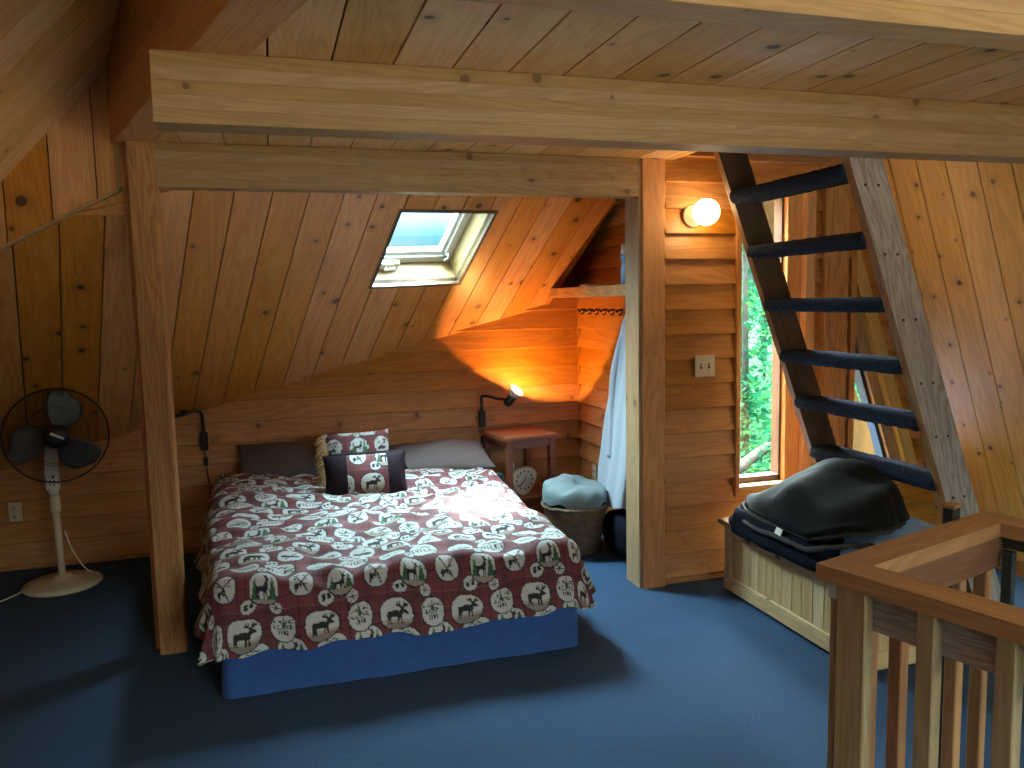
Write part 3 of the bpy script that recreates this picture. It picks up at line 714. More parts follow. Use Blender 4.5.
def pattern(S, T, off=(0.0, 0.0), sheet=True):
    """linear RGB for cloth coordinates in metres"""
    S = S+off[0]; T = T+off[1]; C = np.empty(S.shape+(3,))
    C[:] = (0.16, 0.028, 0.036)
    sx, ty = np.mod(S, .18), np.mod(T, .15)
    for a, w, c in ((sx, .005, (.012, .006, .012)), (np.mod(S+.03, .18), .003, (.012, .006, .012)), (ty, .005, (.012, .006, .012)), (np.mod(T+.03, .15), .003, (.012, .006, .012)), (np.mod(S+.09, .18), .0035, (.17, .10, .11)), (np.mod(T+.075, .15), .0035, (.17, .10, .11))):
        m = a < w; C[m] = .35*C[m]+.65*np.array(c)
    C[(sx > .06) & (sx < .10)] *= .72; C[(ty > .04) & (ty < .075)] *= .75
    WH = np.array((.52, .545, .545)); BK = np.array((.008, .008, .010)); GR = np.array((.03, .10, .045)); TA = np.array((.30, .26, .22)); RD = np.array((.28, .02, .03))
    def word(txt, x, y, h, X, Y, col, m0):
        wd = h*.86*.7; tot = wd*len(txt)*1.12
        for i, ch in enumerate(txt):
            u = (X-(x-tot/2+i*wd*1.12))/wd*5; v = (y+h/2-Y)/h*7
            ok = (u >= 0) & (u < 5) & (v >= 0) & (v < 7) & m0
            if not ok.any(): continue
            bits = np.array([int(q) for q in FONT[ch]]).reshape(7, 5)
            k = np.zeros(ok.shape, bool); k[ok] = bits[v[ok].astype(int), u[ok].astype(int)] > 0
            C[k] = col
    def oval(kind, cx, cy, a, b, rot=0.0):
        a, b = a*.82, b*.86
        near = (np.abs(S-cx) < a*1.35+.01) & (np.abs(T-cy) < max(a, b)*1.35+.01)
        if not near.any(): return
        c, s = math.cos(rot), math.sin(rot)
        X = ((S-cx)*c+(T-cy)*s)/a; Y = (-(S-cx)*s+(T-cy)*c)/b
        r = np.abs(X)**2.3+np.abs(Y)**2.3
        C[near & (r < 1.22)] = BK
        ins = near & (r < 1.0); C[ins] = WH
        if kind == 'moose':
            C[ins & (Y < -.52)] = TA*.8; C[ins & (Y < -.3) & (Y > -.52)] = TA*1.4
            C[ins & inpoly(X, Y, MOOSE)] = BK
        elif kind == 'deer':
            for q in (tree(-.62, .30, -.6, .5), tree(.62, .30, -.6, .6)): C[ins & inpoly(X, Y, q)] = GR
            C[ins & (Y < -.60)] = TA; C[ins & inpoly(X, Y, [(x*1.05, y*.95) for x, y in DEER])] = BK
        elif kind == 'bear':
            C[ins & (Y < -.45)] = TA; C[ins & inpoly(X, Y, BEAR)] = BK
        elif kind == 'welcome':
            C[ins & inpoly(X, Y, tree(0, .16, .0, .9))] = GR
            word('PINE', -.45, .45, .26, X, Y, BK, ins); word('TREE', .48, .45, .26, X, Y, BK, ins)
            word('WELCOME', 0, .02, .34, X, Y, BK, ins)
            C[ins & (np.abs(Y+.42) < .16) & (np.abs(X) < .45-.3*np.abs(Y+.42)) & (np.sin(X*26) > -.3)] = BK
        elif kind == 'lake':
            word('WELCOME', 0, .58, .26, X, Y, RD, ins); word('TO', -.45, .22, .26, X, Y, BK, ins); word('THE', .35, .22, .26, X, Y, BK, ins); word('LAKE', 0, -.38, .36, X, Y, BK, ins)
            for sg in (1, -1): C[ins & (np.abs(X-sg*.75*(Y+.1)) < .075) & (np.abs(Y) < .8)] = BK*2
            C[ins & ((X+.42)**2*2+(Y+.42)**2 < .06)] = BK; 
        elif kind == 'nature':
            word('NATURE', 0, -.20, .55, X, Y, BK, ins)
            C[ins & (np.abs(Y-.45-.12*np.sin(X*14)) < .08) & (np.abs(X) < .5)] = GR
        elif kind == 'fern':
            C[ins & (np.abs(Y-.1*np.sin(X*3)) < .06) & (np.abs(X) < .8)] = GR*.8
            C[ins & (np.abs(np.mod(X+np.abs(Y)*.7, .22)-.11) < .045) & (np.abs(Y) < .6*(1-np.abs(X)*.6)) & (np.abs(X) < .8)] = GR*.8
        elif kind == 'paws':
            for sg in (-1, 1):
                px = sg*.38; C[ins & (((X-px)/.26)**2+((Y+.12)/.30)**2 < 1)] = BK
                for k in range(4): C[ins & (((X-px-(k-1.5)*.16)/.075)**2+((Y-.33+.06*abs(k-1.5))/.13)**2 < 1)] = BK
        elif kind == 'flake':
            for k in range(3):
                an = k*PI/3; d = X*math.sin(an)-Y*math.cos(an); C[ins & (np.abs(d) < .07) & (r < .6)] = BK*3
        elif kind == 'canoe':
            C[ins & (np.abs(Y+.1) < .16) & (np.abs(X) < .75-.6*np.abs(Y+.1))] = BK*2
            C[ins & (np.abs(X-.5*Y) < .05) & (np.abs(Y) < .7)] = BK
    P = .275; lo_s, hi_s, lo_t, hi_t = S.min()-.2, S.max()+.2, T.min()-.2, T.max()+.2
    V = .62
    for j in range(int(lo_t//V)-1, int(hi_t//V)+2):
        for i in range(int(lo_s//P)-1, int(hi_s//P)+2):
            x, t = i*P, j*V
            rr = random.Random(i*131+j*17)
            oval('moose', x, t, .074, .062, rr.uniform(-.06, .06)); oval('welcome', x+.138, t+.004, .052, .058, rr.uniform(-.3, .2))
            oval('paws', x+.02, t+.095, .033, .030, .1); oval('flake', x+.115, t+.082, .024, .026)
            oval('deer', x+.075, t+.150, .060, .068); oval('lake', x+.208, t+.160, .053, .060, rr.uniform(-.1, .1))
            oval('nature', x+.135, t+.262, .066, .046, rr.uniform(-.12, .12)); oval('fern', x+.01, t+.268, .062, .042, rr.uniform(-.2, .2)); oval('flake', x+.072, t+.235, .020, .020)
            oval('bear', x+.04, t+.365, .070, .048, rr.uniform(-.1, .1)); oval('canoe', x+.178, t+.360, .060, .046, rr.uniform(-.3, .3)); oval('paws', x+.107, t+.32, .026, .022)
            oval('lake', x+.11, t+.448, .054, .048, rr.uniform(-.2, .2)); oval('moose', x+.243, t+.455, .064, .048); oval('flake', x+.18, t+.42, .020, .020)
            oval('nature', x+.03, t+.538, .066, .044, rr.uniform(-.15, .15)); oval('deer', x+.165, t+.545, .062, .050); oval('paws', x+.10, t+.50, .024, .022)
    return C
def set_pattern(o, C):
    me = o.data; at = me.color_attributes.new('pattern', 'FLOAT_COLOR', 'POINT')
    A = np.ones((len(me.vertices), 4), np.float32); A[:, :3] = C.reshape(-1, 3)
    at.data.foreach_set('color', A.ravel())
def grid_mesh(name, P, mat, parent=None, flip=False):
    """P: (n,m,3) array"""
    n, m = P.shape[:2]
    me = bpy.data.meshes.new(name)
    idx = np.arange(n*m).reshape(n, m)
    q = np.stack([idx[:-1, :-1], idx[1:, :-1], idx[1:, 1:], idx[:-1, 1:]], -1).reshape(-1, 4)
    if flip: q = q[:, ::-1]
    me.vertices.add(n*m); me.vertices.foreach_set('co', P.reshape(-1).astype(np.float32))
    me.loops.add(q.size); me.loops.foreach_set('vertex_index', q.reshape(-1).astype(np.int32))
    me.polygons.add(len(q)); me.polygons.foreach_set('loop_start', np.arange(0, q.size, 4, dtype=np.int32)); me.polygons.foreach_set('loop_total', np.full(len(q), 4, np.int32))
    me.polygons.foreach_set('use_smooth', np.ones(len(q), bool))
    me.update(calc_edges=True); me.validate()
    me.materials.append(MAT[mat] if isinstance(mat, str) else mat)
    o = bpy.data.objects.new(name, me); COL.objects.link(o)
    if parent is not None: o.parent = parent
    return o
rng = np.random.default_rng(5)
def bumps(X, Y, n, fmin, fmax, seed):
    g = np.random.default_rng(seed); Z = np.zeros_like(X)
    for _ in range(n):
        f = g.uniform(fmin, fmax); a = g.uniform(0, 2*PI); Z += np.sin(f*(X*np.cos(a)+Y*np.sin(a))+g.uniform(0, 6.28))/n**.5
    return Z

# ================================================================== bed
BX, BF, BH = 0.50, 3.215, 5.20            # centre x, foot y, head y
bed = thing('bed', 'low double bed with a blue skirt round its base', 'bed', (BX, 4.2, 0))
def rounded_box(name, x0, x1, y0, y1, z0, z1, r, mat, parent, wr=0.0):
    """vertical wall loop with rounded corners plus a flat top"""
    pts = []
    for cx, cy, a0 in ((x1-r, y1-r, 0), (x0+r, y1-r, PI/2), (x0+r, y0+r, PI), (x1-r, y0+r, 1.5*PI)):
        for k in range(9): a = a0+k*PI/16; pts.append((cx+r*math.cos(a), cy+r*math.sin(a)))
    dense = []
    for i in range(len(pts)):
        p, q = pts[i], pts[(i+1) % len(pts)]; n = max(1, int(math.hypot(p[0]-q[0], p[1]-q[1])/.02))
        dense += [(p[0]+(q[0]-p[0])*k/n, p[1]+(q[1]-p[1])*k/n) for k in range(n)]
    n = len(dense); nz = 14; mb = MB(); P = []
    cx, cy = (x0+x1)/2, (y0+y1)/2
    for i, (x, y) in enumerate(dense):
        s = i*.02
        for j in range(nz):
            z = z0+(z1-z0)*j/(nz-1)
            w = wr*(math.sin(s*9+z*14)+.6*math.sin(s*23+1-z*20)+.5*math.sin(s*41))*(1-j/(nz-1)*.6)
            dx, dy = x-cx, y-cy; L = math.hypot(dx, dy)
            P.append((x+dx/L*w, y+dy/L*w, z))
    mb.grid(P, n, nz, closed_u=True)
    top = [P[i*nz+nz-1] for i in range(n)]; mb.poly(top)
    o = fix_normals(mb.build(name, mat, parent)); return o
o = rounded_box('bed_skirt', -.252-BX, 1.262-BX, BF-4.2, BH-4.2, 0.006, .23, .05, 'blue_skirt', bed, .004); o['label'] = 'blue fabric skirt'
rounded_box('mattress', -.235-BX, 1.245-BX, BF+.03-4.2, BH-4.2, .232, .36, .06, 'white_paint', bed)

hw, Ltop, rr = .795, 1.80, .085          # cloth: half width, head y .. foot edge
NS, NT = 430, 500
s = np.linspace(-0.965, 1.0, NS); t = np.linspace(0, 2.05, NT)
S, T = np.meshgrid(s, t, indexing='ij')
HY = 5.02
dx = np.maximum(0, np.abs(S)-(hw-rr)); dy = np.maximum(0, T-(Ltop-rr))
d = np.hypot(dx, dy)+1e-9; ux, uy = dx/d*np.sign(S), dy/d
d = np.where(d > .325, .325+(d-.325)*.25, d)
arc = rr*PI/2
ph = np.minimum(d, arc)/rr
hor = rr*np.sin(ph); drop = rr*(1-np.cos(ph)); ex = np.maximum(0, d-arc)
per = np.where(dy > dx, S, T)+.25*np.arctan2(dy, dx)
fold = np.sin(per*15+.6)*.5+np.sin(per*27+2.1)*.35+.5*np.sin(per*8.3+.4)
hor = hor+ex*.20+(fold*.5+.45)*.06*np.clip(ex/.2, 0, 1)
drop = drop+ex*.985
wl_ = np.where(S < 0, -.085*np.clip((1.55-T)/1.0, 0, 1)*np.clip(-S/.6, 0, 1)**2, 0)
px = BX+wl_+np.clip(S, -(hw-rr), hw-rr)+ux*hor
py = HY-np.clip(T, 0, Ltop-rr)-uy*hor
top = .475+.03*np.clip((py-3.2)/1.8, 0, 1)+.012*bumps(S, T, 7, 6, 16, 3)+.005*bumps(S, T, 9, 22, 48, 4)
top += .035*np.exp(-((S+.62)/.20)**2)*np.clip((py-3.6)/1.0, 0, 1)
# a crease running down from the cushions
cr = S+.10+.05*np.sin(T*5); top -= .020*np.exp(-(cr/.018)**2)*np.clip(1-np.abs(T-.75)/.4, 0, 1)
pz = top-drop+.006*bumps(S, T, 6, 30, 60, 9)*np.clip(1-ex/.1, 0, 1)
pz = np.maximum(pz, .035)
cf = grid_mesh('comforter', np.stack([px, py, pz], -1), 'print')
PS = .92
set_pattern(cf, pattern(S*PS, (1.965-T)*PS, (.055, .0)))
fix_normals(cf)
tag(cf, 'maroon comforter printed with white animal ovals spread over the bed', 'comforter')

def pillow_grid(w, h, th, n=44, pinch=.12, seed=1, crease=.004, power=2.2):
    u = np.linspace(-1, 1, n); U, V = np.meshgrid(u, u, indexing='ij')
    X = U*w/2*(1-pinch*(1-V**2)*0-.0)*(1-pinch*.5*np.abs(V)**3*0); X = U*w/2*(1-pinch*.5*(1-np.abs(V)**2)*np.abs(U)**3)
    Y = V*h/2*(1-pinch*.5*(1-np.abs(U)**2)*np.abs(V)**3)
    Z = th/2*((1-np.abs(U)**power)*(1-np.abs(V)**power))**.55
    W_ = bumps(X, Y, 8, 12, 40, seed)*crease
    return U, V, X, Y, Z, W_
def pillow(name, w, h, th, mat, M4, parent=None, seed=1, pat=None, crease=.006):
    U, V, X, Y, Z, Wk = pillow_grid(w, h, th, seed=seed, crease=crease)
    n = U.shape[0]; sh = np.clip(Z/(th/2)*2, 0, 1)
    top = np.stack([X, Y, Z+Wk*sh], -1); bot = np.stack([X, Y, -Z*.8+Wk*sh], -1)[::-1]
    P = np.concatenate([top, bot], 0)
    o = grid_mesh(name, P, mat, parent)
    if pat is not None: set_pattern(o, np.concatenate([pat(X, Y), pat(X[::-1], Y[::-1])], 0))
    bm = bmesh.new(); bm.from_mesh(o.data); bmesh.ops.remove_doubles(bm, verts=bm.verts, dist=.0004); bmesh.ops.recalc_face_normals(bm, faces=bm.faces); bm.to_mesh(o.data); bm.free()
    o.matrix_local = M4
    return o
def place(loc, tilt, yaw, roll=0.0):
    """pillow local xy face: x = width, y = up the face; tilt = lean back from flat"""
    return Matrix.Translation(loc) @ Matrix.Rotation(yaw, 4, 'Z') @ Matrix.Rotation(tilt, 4, 'X') @ Matrix.Rotation(roll, 4, 'Z')
o = pillow('pillow', .60, .31, .19, 'grey_pillow', place((.06, 5.115, .565), rad(50), rad(-4)), seed=2)
tag(o, 'grey brown pillow propped against the wall at the left', 'pillow', 'pillows at the bed head')
o = pillow('pillow', .66, .40, .15, 'grey_pillow', place((1.02, 5.06, .545), rad(16), rad(3), rad(-3)), seed=8, crease=.009)
tag(o, 'grey pillow lying flat near the bedside table', 'pillow', 'pillows at the bed head')
# back cushion: printed square with tan fringe down its left side and dark band below
back = thing('cushion', 'printed square cushion with tan fringe behind the dark cushion', 'cushion', (.47, 4.80, .625), rad(4), 'printed cushions')
pillow('cushion_front', .40, .34, .13, 'print', Matrix.Rotation(rad(66), 4, 'X'), back, seed=5, pat=lambda x, y: pattern(x*.95, y*.95, (.075, .10)))
mb = MB()
for k in range(16):
    y = -.15+.30*k/15; c, sn = math.cos(rad(66)), math.sin(rad(66))
    a = Vector((-.185, y*c, y*sn)); ln = .055+.018*R.random()
    mb.tube([a, a+Vector((-ln*.5, -.012, -.01)), a+Vector((-ln, -.02, -.028-.012*R.random()))], [.011, .012, .006], 6)
mb.tube([(-.185, -.165*math.cos(rad(66)), -.165*math.sin(rad(66))), (-.195, 0, 0), (-.188, .16*math.cos(rad(66)), .16*math.sin(rad(66)))], .015, 8)
o = mb.build('fringe', 'tan_fringe', back); o['label'] = 'tan knotted fringe'
# front cushion: three panels
front = thing('cushion', 'dark plum cushion with a printed moose panel in front', 'cushion', (.475, 4.485, .578), rad(-2), 'printed cushions')
pan = pillow('cushion_cover', .47, .275, .16, 'plum', Matrix.Rotation(rad(62), 4, 'X'), front, seed=6)
U, V, X, Y, Z, Wk = pillow_grid(.47, .275, .16, n=120, seed=6)
k0, k1 = 33, 91
P = np.stack([X, Y, Z+Wk*.6*np.clip(Z/.08*2, 0, 1)+.0035], -1)[k0:k1, 5:115]
def panel_pat(x, y):
    C = pattern(x*1.0, y*1.0, (.0, .31)); C2 = pattern((x-.03)*.95, (y+.06)*.95, (0, 0)); return C2
o = grid_mesh('print_panel', P, 'print', front); set_pattern(o, panel_pat(X[k0:k1, 5:115], Y[k0:k1, 5:115])); o.matrix_local = Matrix.Rotation(rad(62), 4, 'X'); o['label'] = 'maroon panel with white moose ovals'
band = pillow('cushion_roll', .44, .13, .09, 'plum', Matrix.Translation((.02, .055, .075)) @ Matrix.Rotation(rad(48), 4, 'X'), front, seed=9); band['label'] = 'dark upper edge'

# ================================================================== wall reading lamps
def sconce(name, loc, label, group, arm, head=None):
    t = thing(name, label, 'lamp', loc, 0, group)
    mb = MB(); mb.box(-.035, .095, -.006, .012, -.022, .022, 0, 'x', .003); o = mb.build('mounting_plate', 'rail', t); o['label'] = 'small wooden wall plate'
    mb = MB(); mb.box(-.022, .022, -.05, -.006, -.055, .055, 0, 'z', .006); mb.build('bracket', 'black_metal', t)
    mb = MB(); mb.tube(arm, .0105, 10); mb.build('arm', 'black_metal', t)
    return t
smooth_path = lambda pts, n=8: [tuple(np.array(p)) for p in _bez(pts, n)]
def _bez(P, n):
    """Catmull-Rom through points"""
    P = [np.array(p, float) for p in P]; Q = [2*P[0]-P[1]]+P+[2*P[-1]-P[-2]]; out = []
    for i in range(1, len(Q)-2):
        for k in range(n):
            u = k/n; out.append(.5*((2*Q[i])+(-Q[i-1]+Q[i+1])*u+(2*Q[i-1]-5*Q[i]+4*Q[i+1]-Q[i+2])*u*u+(-Q[i-1]+3*Q[i]-3*Q[i+1]+Q[i+2])*u**3))
    return out+[P[-1]]
armR = smooth_path([(0, -.03, .04), (0, -.032, .12), (.002, -.04, .155), (.03, -.08, .161), (.085, -.14, .148), (.140, -.185, .146)])
lr = sconce('wall_lamp', (1.358, 5.296, .745), 'lit black swing arm reading lamp beside the bedside table', 'bedside wall lamps', armR)
hd = Vector((.160, -.19, .148)); ax = Vector((.45, -.42, .72)).normalized()
MQ = Matrix.Translation(hd) @ ax.to_track_quat('Z', 'Y').to_matrix().to_4x4()
mb = MB(); mb.lathe([(0, -.05), (.026, -.048), (.030, -.04), (.030, .022), (.026, .028), (0, .028)], MQ, 24); mb.build('socket', 'black_metal', lr)
mb = MB(); mb.lathe([(.024, .026), (.034, .040), (.048, .058), (.055, .078), (.0535, .078), (.046, .060), (.032, .043), (.022, .029)], MQ, 28); o = mb.build('lamp_shade', 'white_plastic', lr); o['label'] = 'white dish shade'
mb = MB(); mb.lathe([(.001, .030), (.013, .032), (.016, .045), (.030, .062), (.032, .074), (.024, .088), (.001, .093)], MQ, 24); o = mb.build('bulb', 'bulb', lr); o['label'] = 'glowing warm bulb'
mb = MB(); mb.tube(smooth_path([(0, -.03, -.05), (.004, -.028, -.12), (-.004, -.022, -.2), (.002, -.024, -.27)]), .0035, 6); mb.build('cord', 'black_metal', lr)
mb = MB(); mb.box(-.010, .010, -.034, -.014, -.16, -.12, 0, 'z', .003); mb.build('cord_switch', 'black_metal', lr)
sp = bpy.data.lights.new('reading_light', 'SPOT'); sp.energy = 30; sp.color = (1.0, .44, .11); sp.spot_size = rad(146); sp.spot_blend = .10; sp.shadow_soft_size = .02
so_ = bpy.data.objects.new('reading_light', sp); COL.objects.link(so_); so_.parent = lr; so_.location = hd+ax*.105
so_.rotation_euler = Vector((.36, .52, .77)).to_track_quat('-Z', 'Y').to_euler()
armL = smooth_path([(0, -.03, .04), (-.002, -.032, .13), (-.008, -.04, .18), (-.045, -.06, .198), (-.10, -.09, .185), (-.16, -.11, .172), (-.22, -.12, .165)])
ll = sconce('wall_lamp', (-.428, 5.296, .715), 'unlit black swing arm wall lamp beside the left post', 'bedside wall lamps', armL)
mb = MB(); hl = Vector((-.235, -.12, .165)); al = Vector((-.8, -.3, -.1)).normalized(); ML = Matrix.Translation(hl) @ al.to_track_quat('Z', 'Y').to_matrix().to_4x4()
mb.lathe([(0, -.05), (.026, -.048), (.030, -.04), (.030, .022), (.026, .028), (0, .028)], ML, 20); mb.build('socket', 'black_metal', ll)
mb = MB(); mb.lathe([(.024, .026), (.034, .040), (.048, .058), (.055, .078), (.0535, .078), (.046, .060), (.032, .043), (.022, .029)], ML, 24); mb.build('lamp_shade', 'black_metal', ll)
mb = MB(); mb.tube([(-.10, -.09, .185), (-.10, -.09, .21)], .02, 10); mb.build('knob', 'black_metal', ll)
mb = MB(); mb.tube(smooth_path([(0, -.03, -.05), (.004, -.028, -.14), (.012, -.024, -.25), (.02, -.024, -.42)]), .0035, 6); mb.build('cord', 'black_metal', ll)
mb = MB(); mb.box(-.006, .016, -.04, -.016, -.15, -.10, 0, 'z', .003); mb.build('cord_switch', 'black_metal', ll)

# ================================================================== bedside table
tb = thing('side_table', 'small red brown bedside table standing in the alcove corner', 'table', (1.56, 5.085, 0), rad(9))
mb = MB(); mb.box(-.195, .195, -.215, .215, .648, .672, 0, 'x', .005); mb.build('tabletop', 'table', tb)
for x in (-1, 1):
    for y in (-1, 1):
        mb = MB(); mb.box(x*.155-.02, x*.155+.02, y*.175-.02, y*.175+.02, 0, .648, 0, 'z', .003); mb.build('leg', 'table', tb)
for x0, x1, y0, y1, g in ((-.135, .135, -.185, -.165, 'x'), (-.135, .135, .165, .185, 'x'), (-.165, -.145, -.155, .155, 'y'), (.145, .165, -.155, .155, 'y')):
    mb = MB(); mb.box(x0, x1, y0, y1, .590, .648, 0, g); mb.build('apron', 'table', tb)
mb = MB(); mb.box(-.17, .17, -.19, .19, .245, .265, 0, 'x', .003); mb.build('shelf', 'table', tb)
mb = MB(); mb.box(-.135, .135, -.185, -.165, .20, .245, 0, 'x'); mb.build('stretcher', 'table', tb)
# clock leaning on the table shelf
ck = thing('clock', 'rounded triangular white clock standing on the bedside table shelf', 'clock', (1.555, 4.98, .2655), rad(14))
def rtri(k, r, h):
    a = 2*PI*k/48+PI/2; q = 1+.10*math.cos(3*(a+PI/2)); return (r*q*math.cos(a), 0, h+r*q*math.sin(a))
mb = MB()
for r0, r1, y0, y1 in ((.092, .092, .03, -.02), (.092, .086, -.02, -.026), (.086, .080, -.026, -.018)):
    A = [rtri(k, r0, .10) for k in range(48)]; B_ = [rtri(k, r1, .10) for k in range(48)]
    for k in range(48):
        q = (k+1) % 48; mb.poly([(A[k][0], y0, A[k][2]), (A[q][0], y0, A[q][2]), (B_[q][0], y1, B_[q][2]), (B_[k][0], y1, B_[k][2])], smooth=True)
mb.poly([(x, .03, z) for x, y, z in [rtri(k, .092, .10) for k in range(48)]])
fix_normals(mb.build('clock_case', 'white_plastic', ck))
mb = MB(); mb.poly([(x, -.019, z) for x, y, z in [rtri(k, .081, .10) for k in range(48)]])
for k in range(12):
    a = 2*PI*k/12; mb.bar(Vector((.060*math.sin(a)-.004, -.022, .10+.060*math.cos(a)-.007)), (.008, 0, 0), (0, .002, 0), (0, 0, .014), 1)
mb.build('clock_dial', ['white_plastic', 'black_metal'], ck)
mb = MB(); mb.tube([(0, -.024, .10), (-.045, -.024, .062)], .003, 6); mb.tube([(0, -.0255, .10), (.012, -.0255, .135)], .002, 6); mb.build('clock_hands', 'black_metal', ck)
# white paper cone behind the clock
mb = MB(); mb.lathe([(.048, 0), (.044, .05), (.030, .13), (.012, .20), (.002, .225)], None, 20)
o = mb.build('paper_cone', 'paper', loc=(1.505, 5.06, .2655)); tag(o, 'pale pointed paper cone behind the clock on the shelf', 'paper')
mb = MB(); mb.box(-.035, .035, -.03, .03, 0, .12, 0, 'z', .004); o = mb.build('tissue_box', 'teal_bag', loc=(1.425, 5.13, .2655), rot=(0, 0, rad(9))); tag(o, 'small pale teal box at the left end of the table shelf', 'box')

# ================================================================== laundry basket
bk = thing('laundry_basket', 'round wicker laundry basket standing between bed and hanging robe', 'basket', (1.735, 4.50, 0))
mb = MB(); mb.lathe([(0, .01), (.135, .01), (.145, .02), (.165, .12), (.185, .23), (.198, .30), (.190, .30), (.177, .23), (.157, .12), (.137, .03), (0, .03)], None, 48)
mb.build('basket_body', 'wicker', bk)
mb = MB(); P = [(.197*math.cos(2*PI*k/40), .197*math.sin(2*PI*k/40), .305+.004*math.sin(k*2.4)) for k in range(41)]; mb.tube(P, .013, 8, caps=False); mb.build('basket_rim', 'wicker', bk)
# teal bag bulging out of it
n = 60; th = np.linspace(0, 2*PI, n); q = np.linspace(0, 1, 24); TT, Q = np.meshgrid(th, q, indexing='ij')
rad_ = .203*np.sin(np.clip(Q*1.1, 0, 1)*PI/2)**.62
zz_ = .462-.125*Q**3+.016*np.sin(TT*4+Q*5)*Q+.012*np.sin(TT*9+2+Q*8)*Q+.024*np.cos(TT-2.4)*(1-Q*.4)-.010*Q*np.sin(TT*3+1)
P = np.stack([1.735+rad_*np.cos(TT)*(1+.03*np.sin(TT*4)), 4.50+rad_*np.sin(TT), zz_-.02], -1)
o = fix_normals(grid_mesh('laundry_bag', P, 'teal_bag')); tag(o, 'pale teal cloth bag bulging out of the wicker basket', 'bag')

# ================================================================== hook rail, robe, black bag
hk = thing('hook_rail', 'short rail of dark coat hooks under the closet shelf', 'hooks', (2.078, 4.86, 1.465))
mb = MB(); mb.box(-.004, .012, -.36, .37, -.018, .018, 0, 'y', .002); mb.build('rail_board', 'cedar', hk)
hk0 = None
for k in range(6):
    y = .30-.125*k
    mb = MB(); mb.tube(smooth_path([(-.002, 0, .012), (-.022, 0, .012), (-.040, 0, .0), (-.046, 0, .018)], 5), .0065, 8)
    mb.tube([(-.002, 0, .008), (-.004, 0, -.014), (-.022, 0, -.020), (-.026, 0, -.010)], .005, 8); mb.box(-.006, .0, -.012, .012, -.018, .020)
    o = mb.build('hook', 'black_metal', hk); o.location = (0, y, 0)
# robe: hanging folds
n, m_ = 90, 60; u = np.linspace(0, 1, n); v = np.linspace(0, 1, m_); Uu, Vv = np.meshgrid(u, v, indexing='ij')
wid = .10+.16*np.clip(Vv*1.3, 0, 1)**.8
an = Uu*2*PI
fold = 1+.14*np.sin(an*5+Vv*2)+.08*np.sin(an*9+1.3+Vv*4)
bx = .035+.05*np.clip(Vv*2, 0, 1)
top_y = 4.24+.0*Vv; cy = 4.24+.155*Vv**1.5
P = np.stack([2.0+bx*np.cos(an)*fold-.01*Vv, cy+wid*np.sin(an)*fold, 1.40-1.10*Vv-.05*np.cos(an)*Vv*0+.05*Vv*np.sin(an*1)*-.6+.01*np.sin(an*7)*Vv], -1)
capt = P[:, :1].mean(axis=0, keepdims=True)
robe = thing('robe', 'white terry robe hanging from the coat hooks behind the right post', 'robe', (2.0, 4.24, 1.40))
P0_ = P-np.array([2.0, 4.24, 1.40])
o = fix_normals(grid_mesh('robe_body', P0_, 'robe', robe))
mb = MB(); mb.tube(smooth_path([(.0, .02, .07), (-.01, .06, .02), (-.015, .10, -.10), (-.03, .08, -.28), (-.045, .03, -.42)], 6), [.018, .02, .024, .03, .03, .034, .034]*4+[.03], 10) if False else mb.tube(smooth_path([(.03, 0, .07), (0, .05, .03), (-.012, .085, -.06), (-.03, .075, -.2)], 6), .024, 10)
mb.build('robe_collar', 'robe', robe)
mb = MB(); mb.tube([(.05, 0, .065), (.03, 0, .075), (.0, .0, .05)], .006, 8); mb.build('hanging_loop', 'robe', robe)
# sleeve
mb = MB(); mb.tube(smooth_path([(-.02, .05, -.05), (-.055, .10, -.3), (-.05, .13, -.62), (-.045, .15, -.80)], 8), [.03+.02*k/24 for k in range(25)], 14); mb.build('robe_sleeve', 'robe', robe)
bg = thing('duffel_bag', 'black bag with a loose strap behind the laundry basket', 'bag', (1.985, 4.32, 0))
mb = MB()
nn = 24; Pq = []
for i in range(nn):
    a = 2*PI*i/nn
    for j in range(15):
        b2 = PI*j/14; rr_ = (abs(math.cos(a))**.7, abs(math.sin(a))**.7)
        Pq.append((.095*math.sin(b2)**.6*math.copysign(rr_[0], math.cos(a)), .21*math.sin(b2)**.6*math.copysign(rr_[1], math.sin(a)), .135-.13*math.copysign(abs(math.cos(b2))**.8, math.cos(b2))))
mb.grid(Pq, nn, 15, closed_u=True); fix_normals(mb.build('bag_body', 'navy', bg))
mb = MB()
pp = smooth_path([(.02, .0, .22), (-.01, .06, .31), (-.05, .10, .36), (-.11, .13, .40), (-.15, .14, .395), (-.185, .15, .35)], 6)
for a, b2 in zip(pp, pp[1:]):
    a, b2 = Vector(a), Vector(b2); mb.bar(a-Vector((0, .03, 0)), (b2-a)*1.05, (0, .07, 0), Vector((0, 1, 0)).cross(b2-a).normalized()*.006)
mb.build('strap', 'navy', bg)

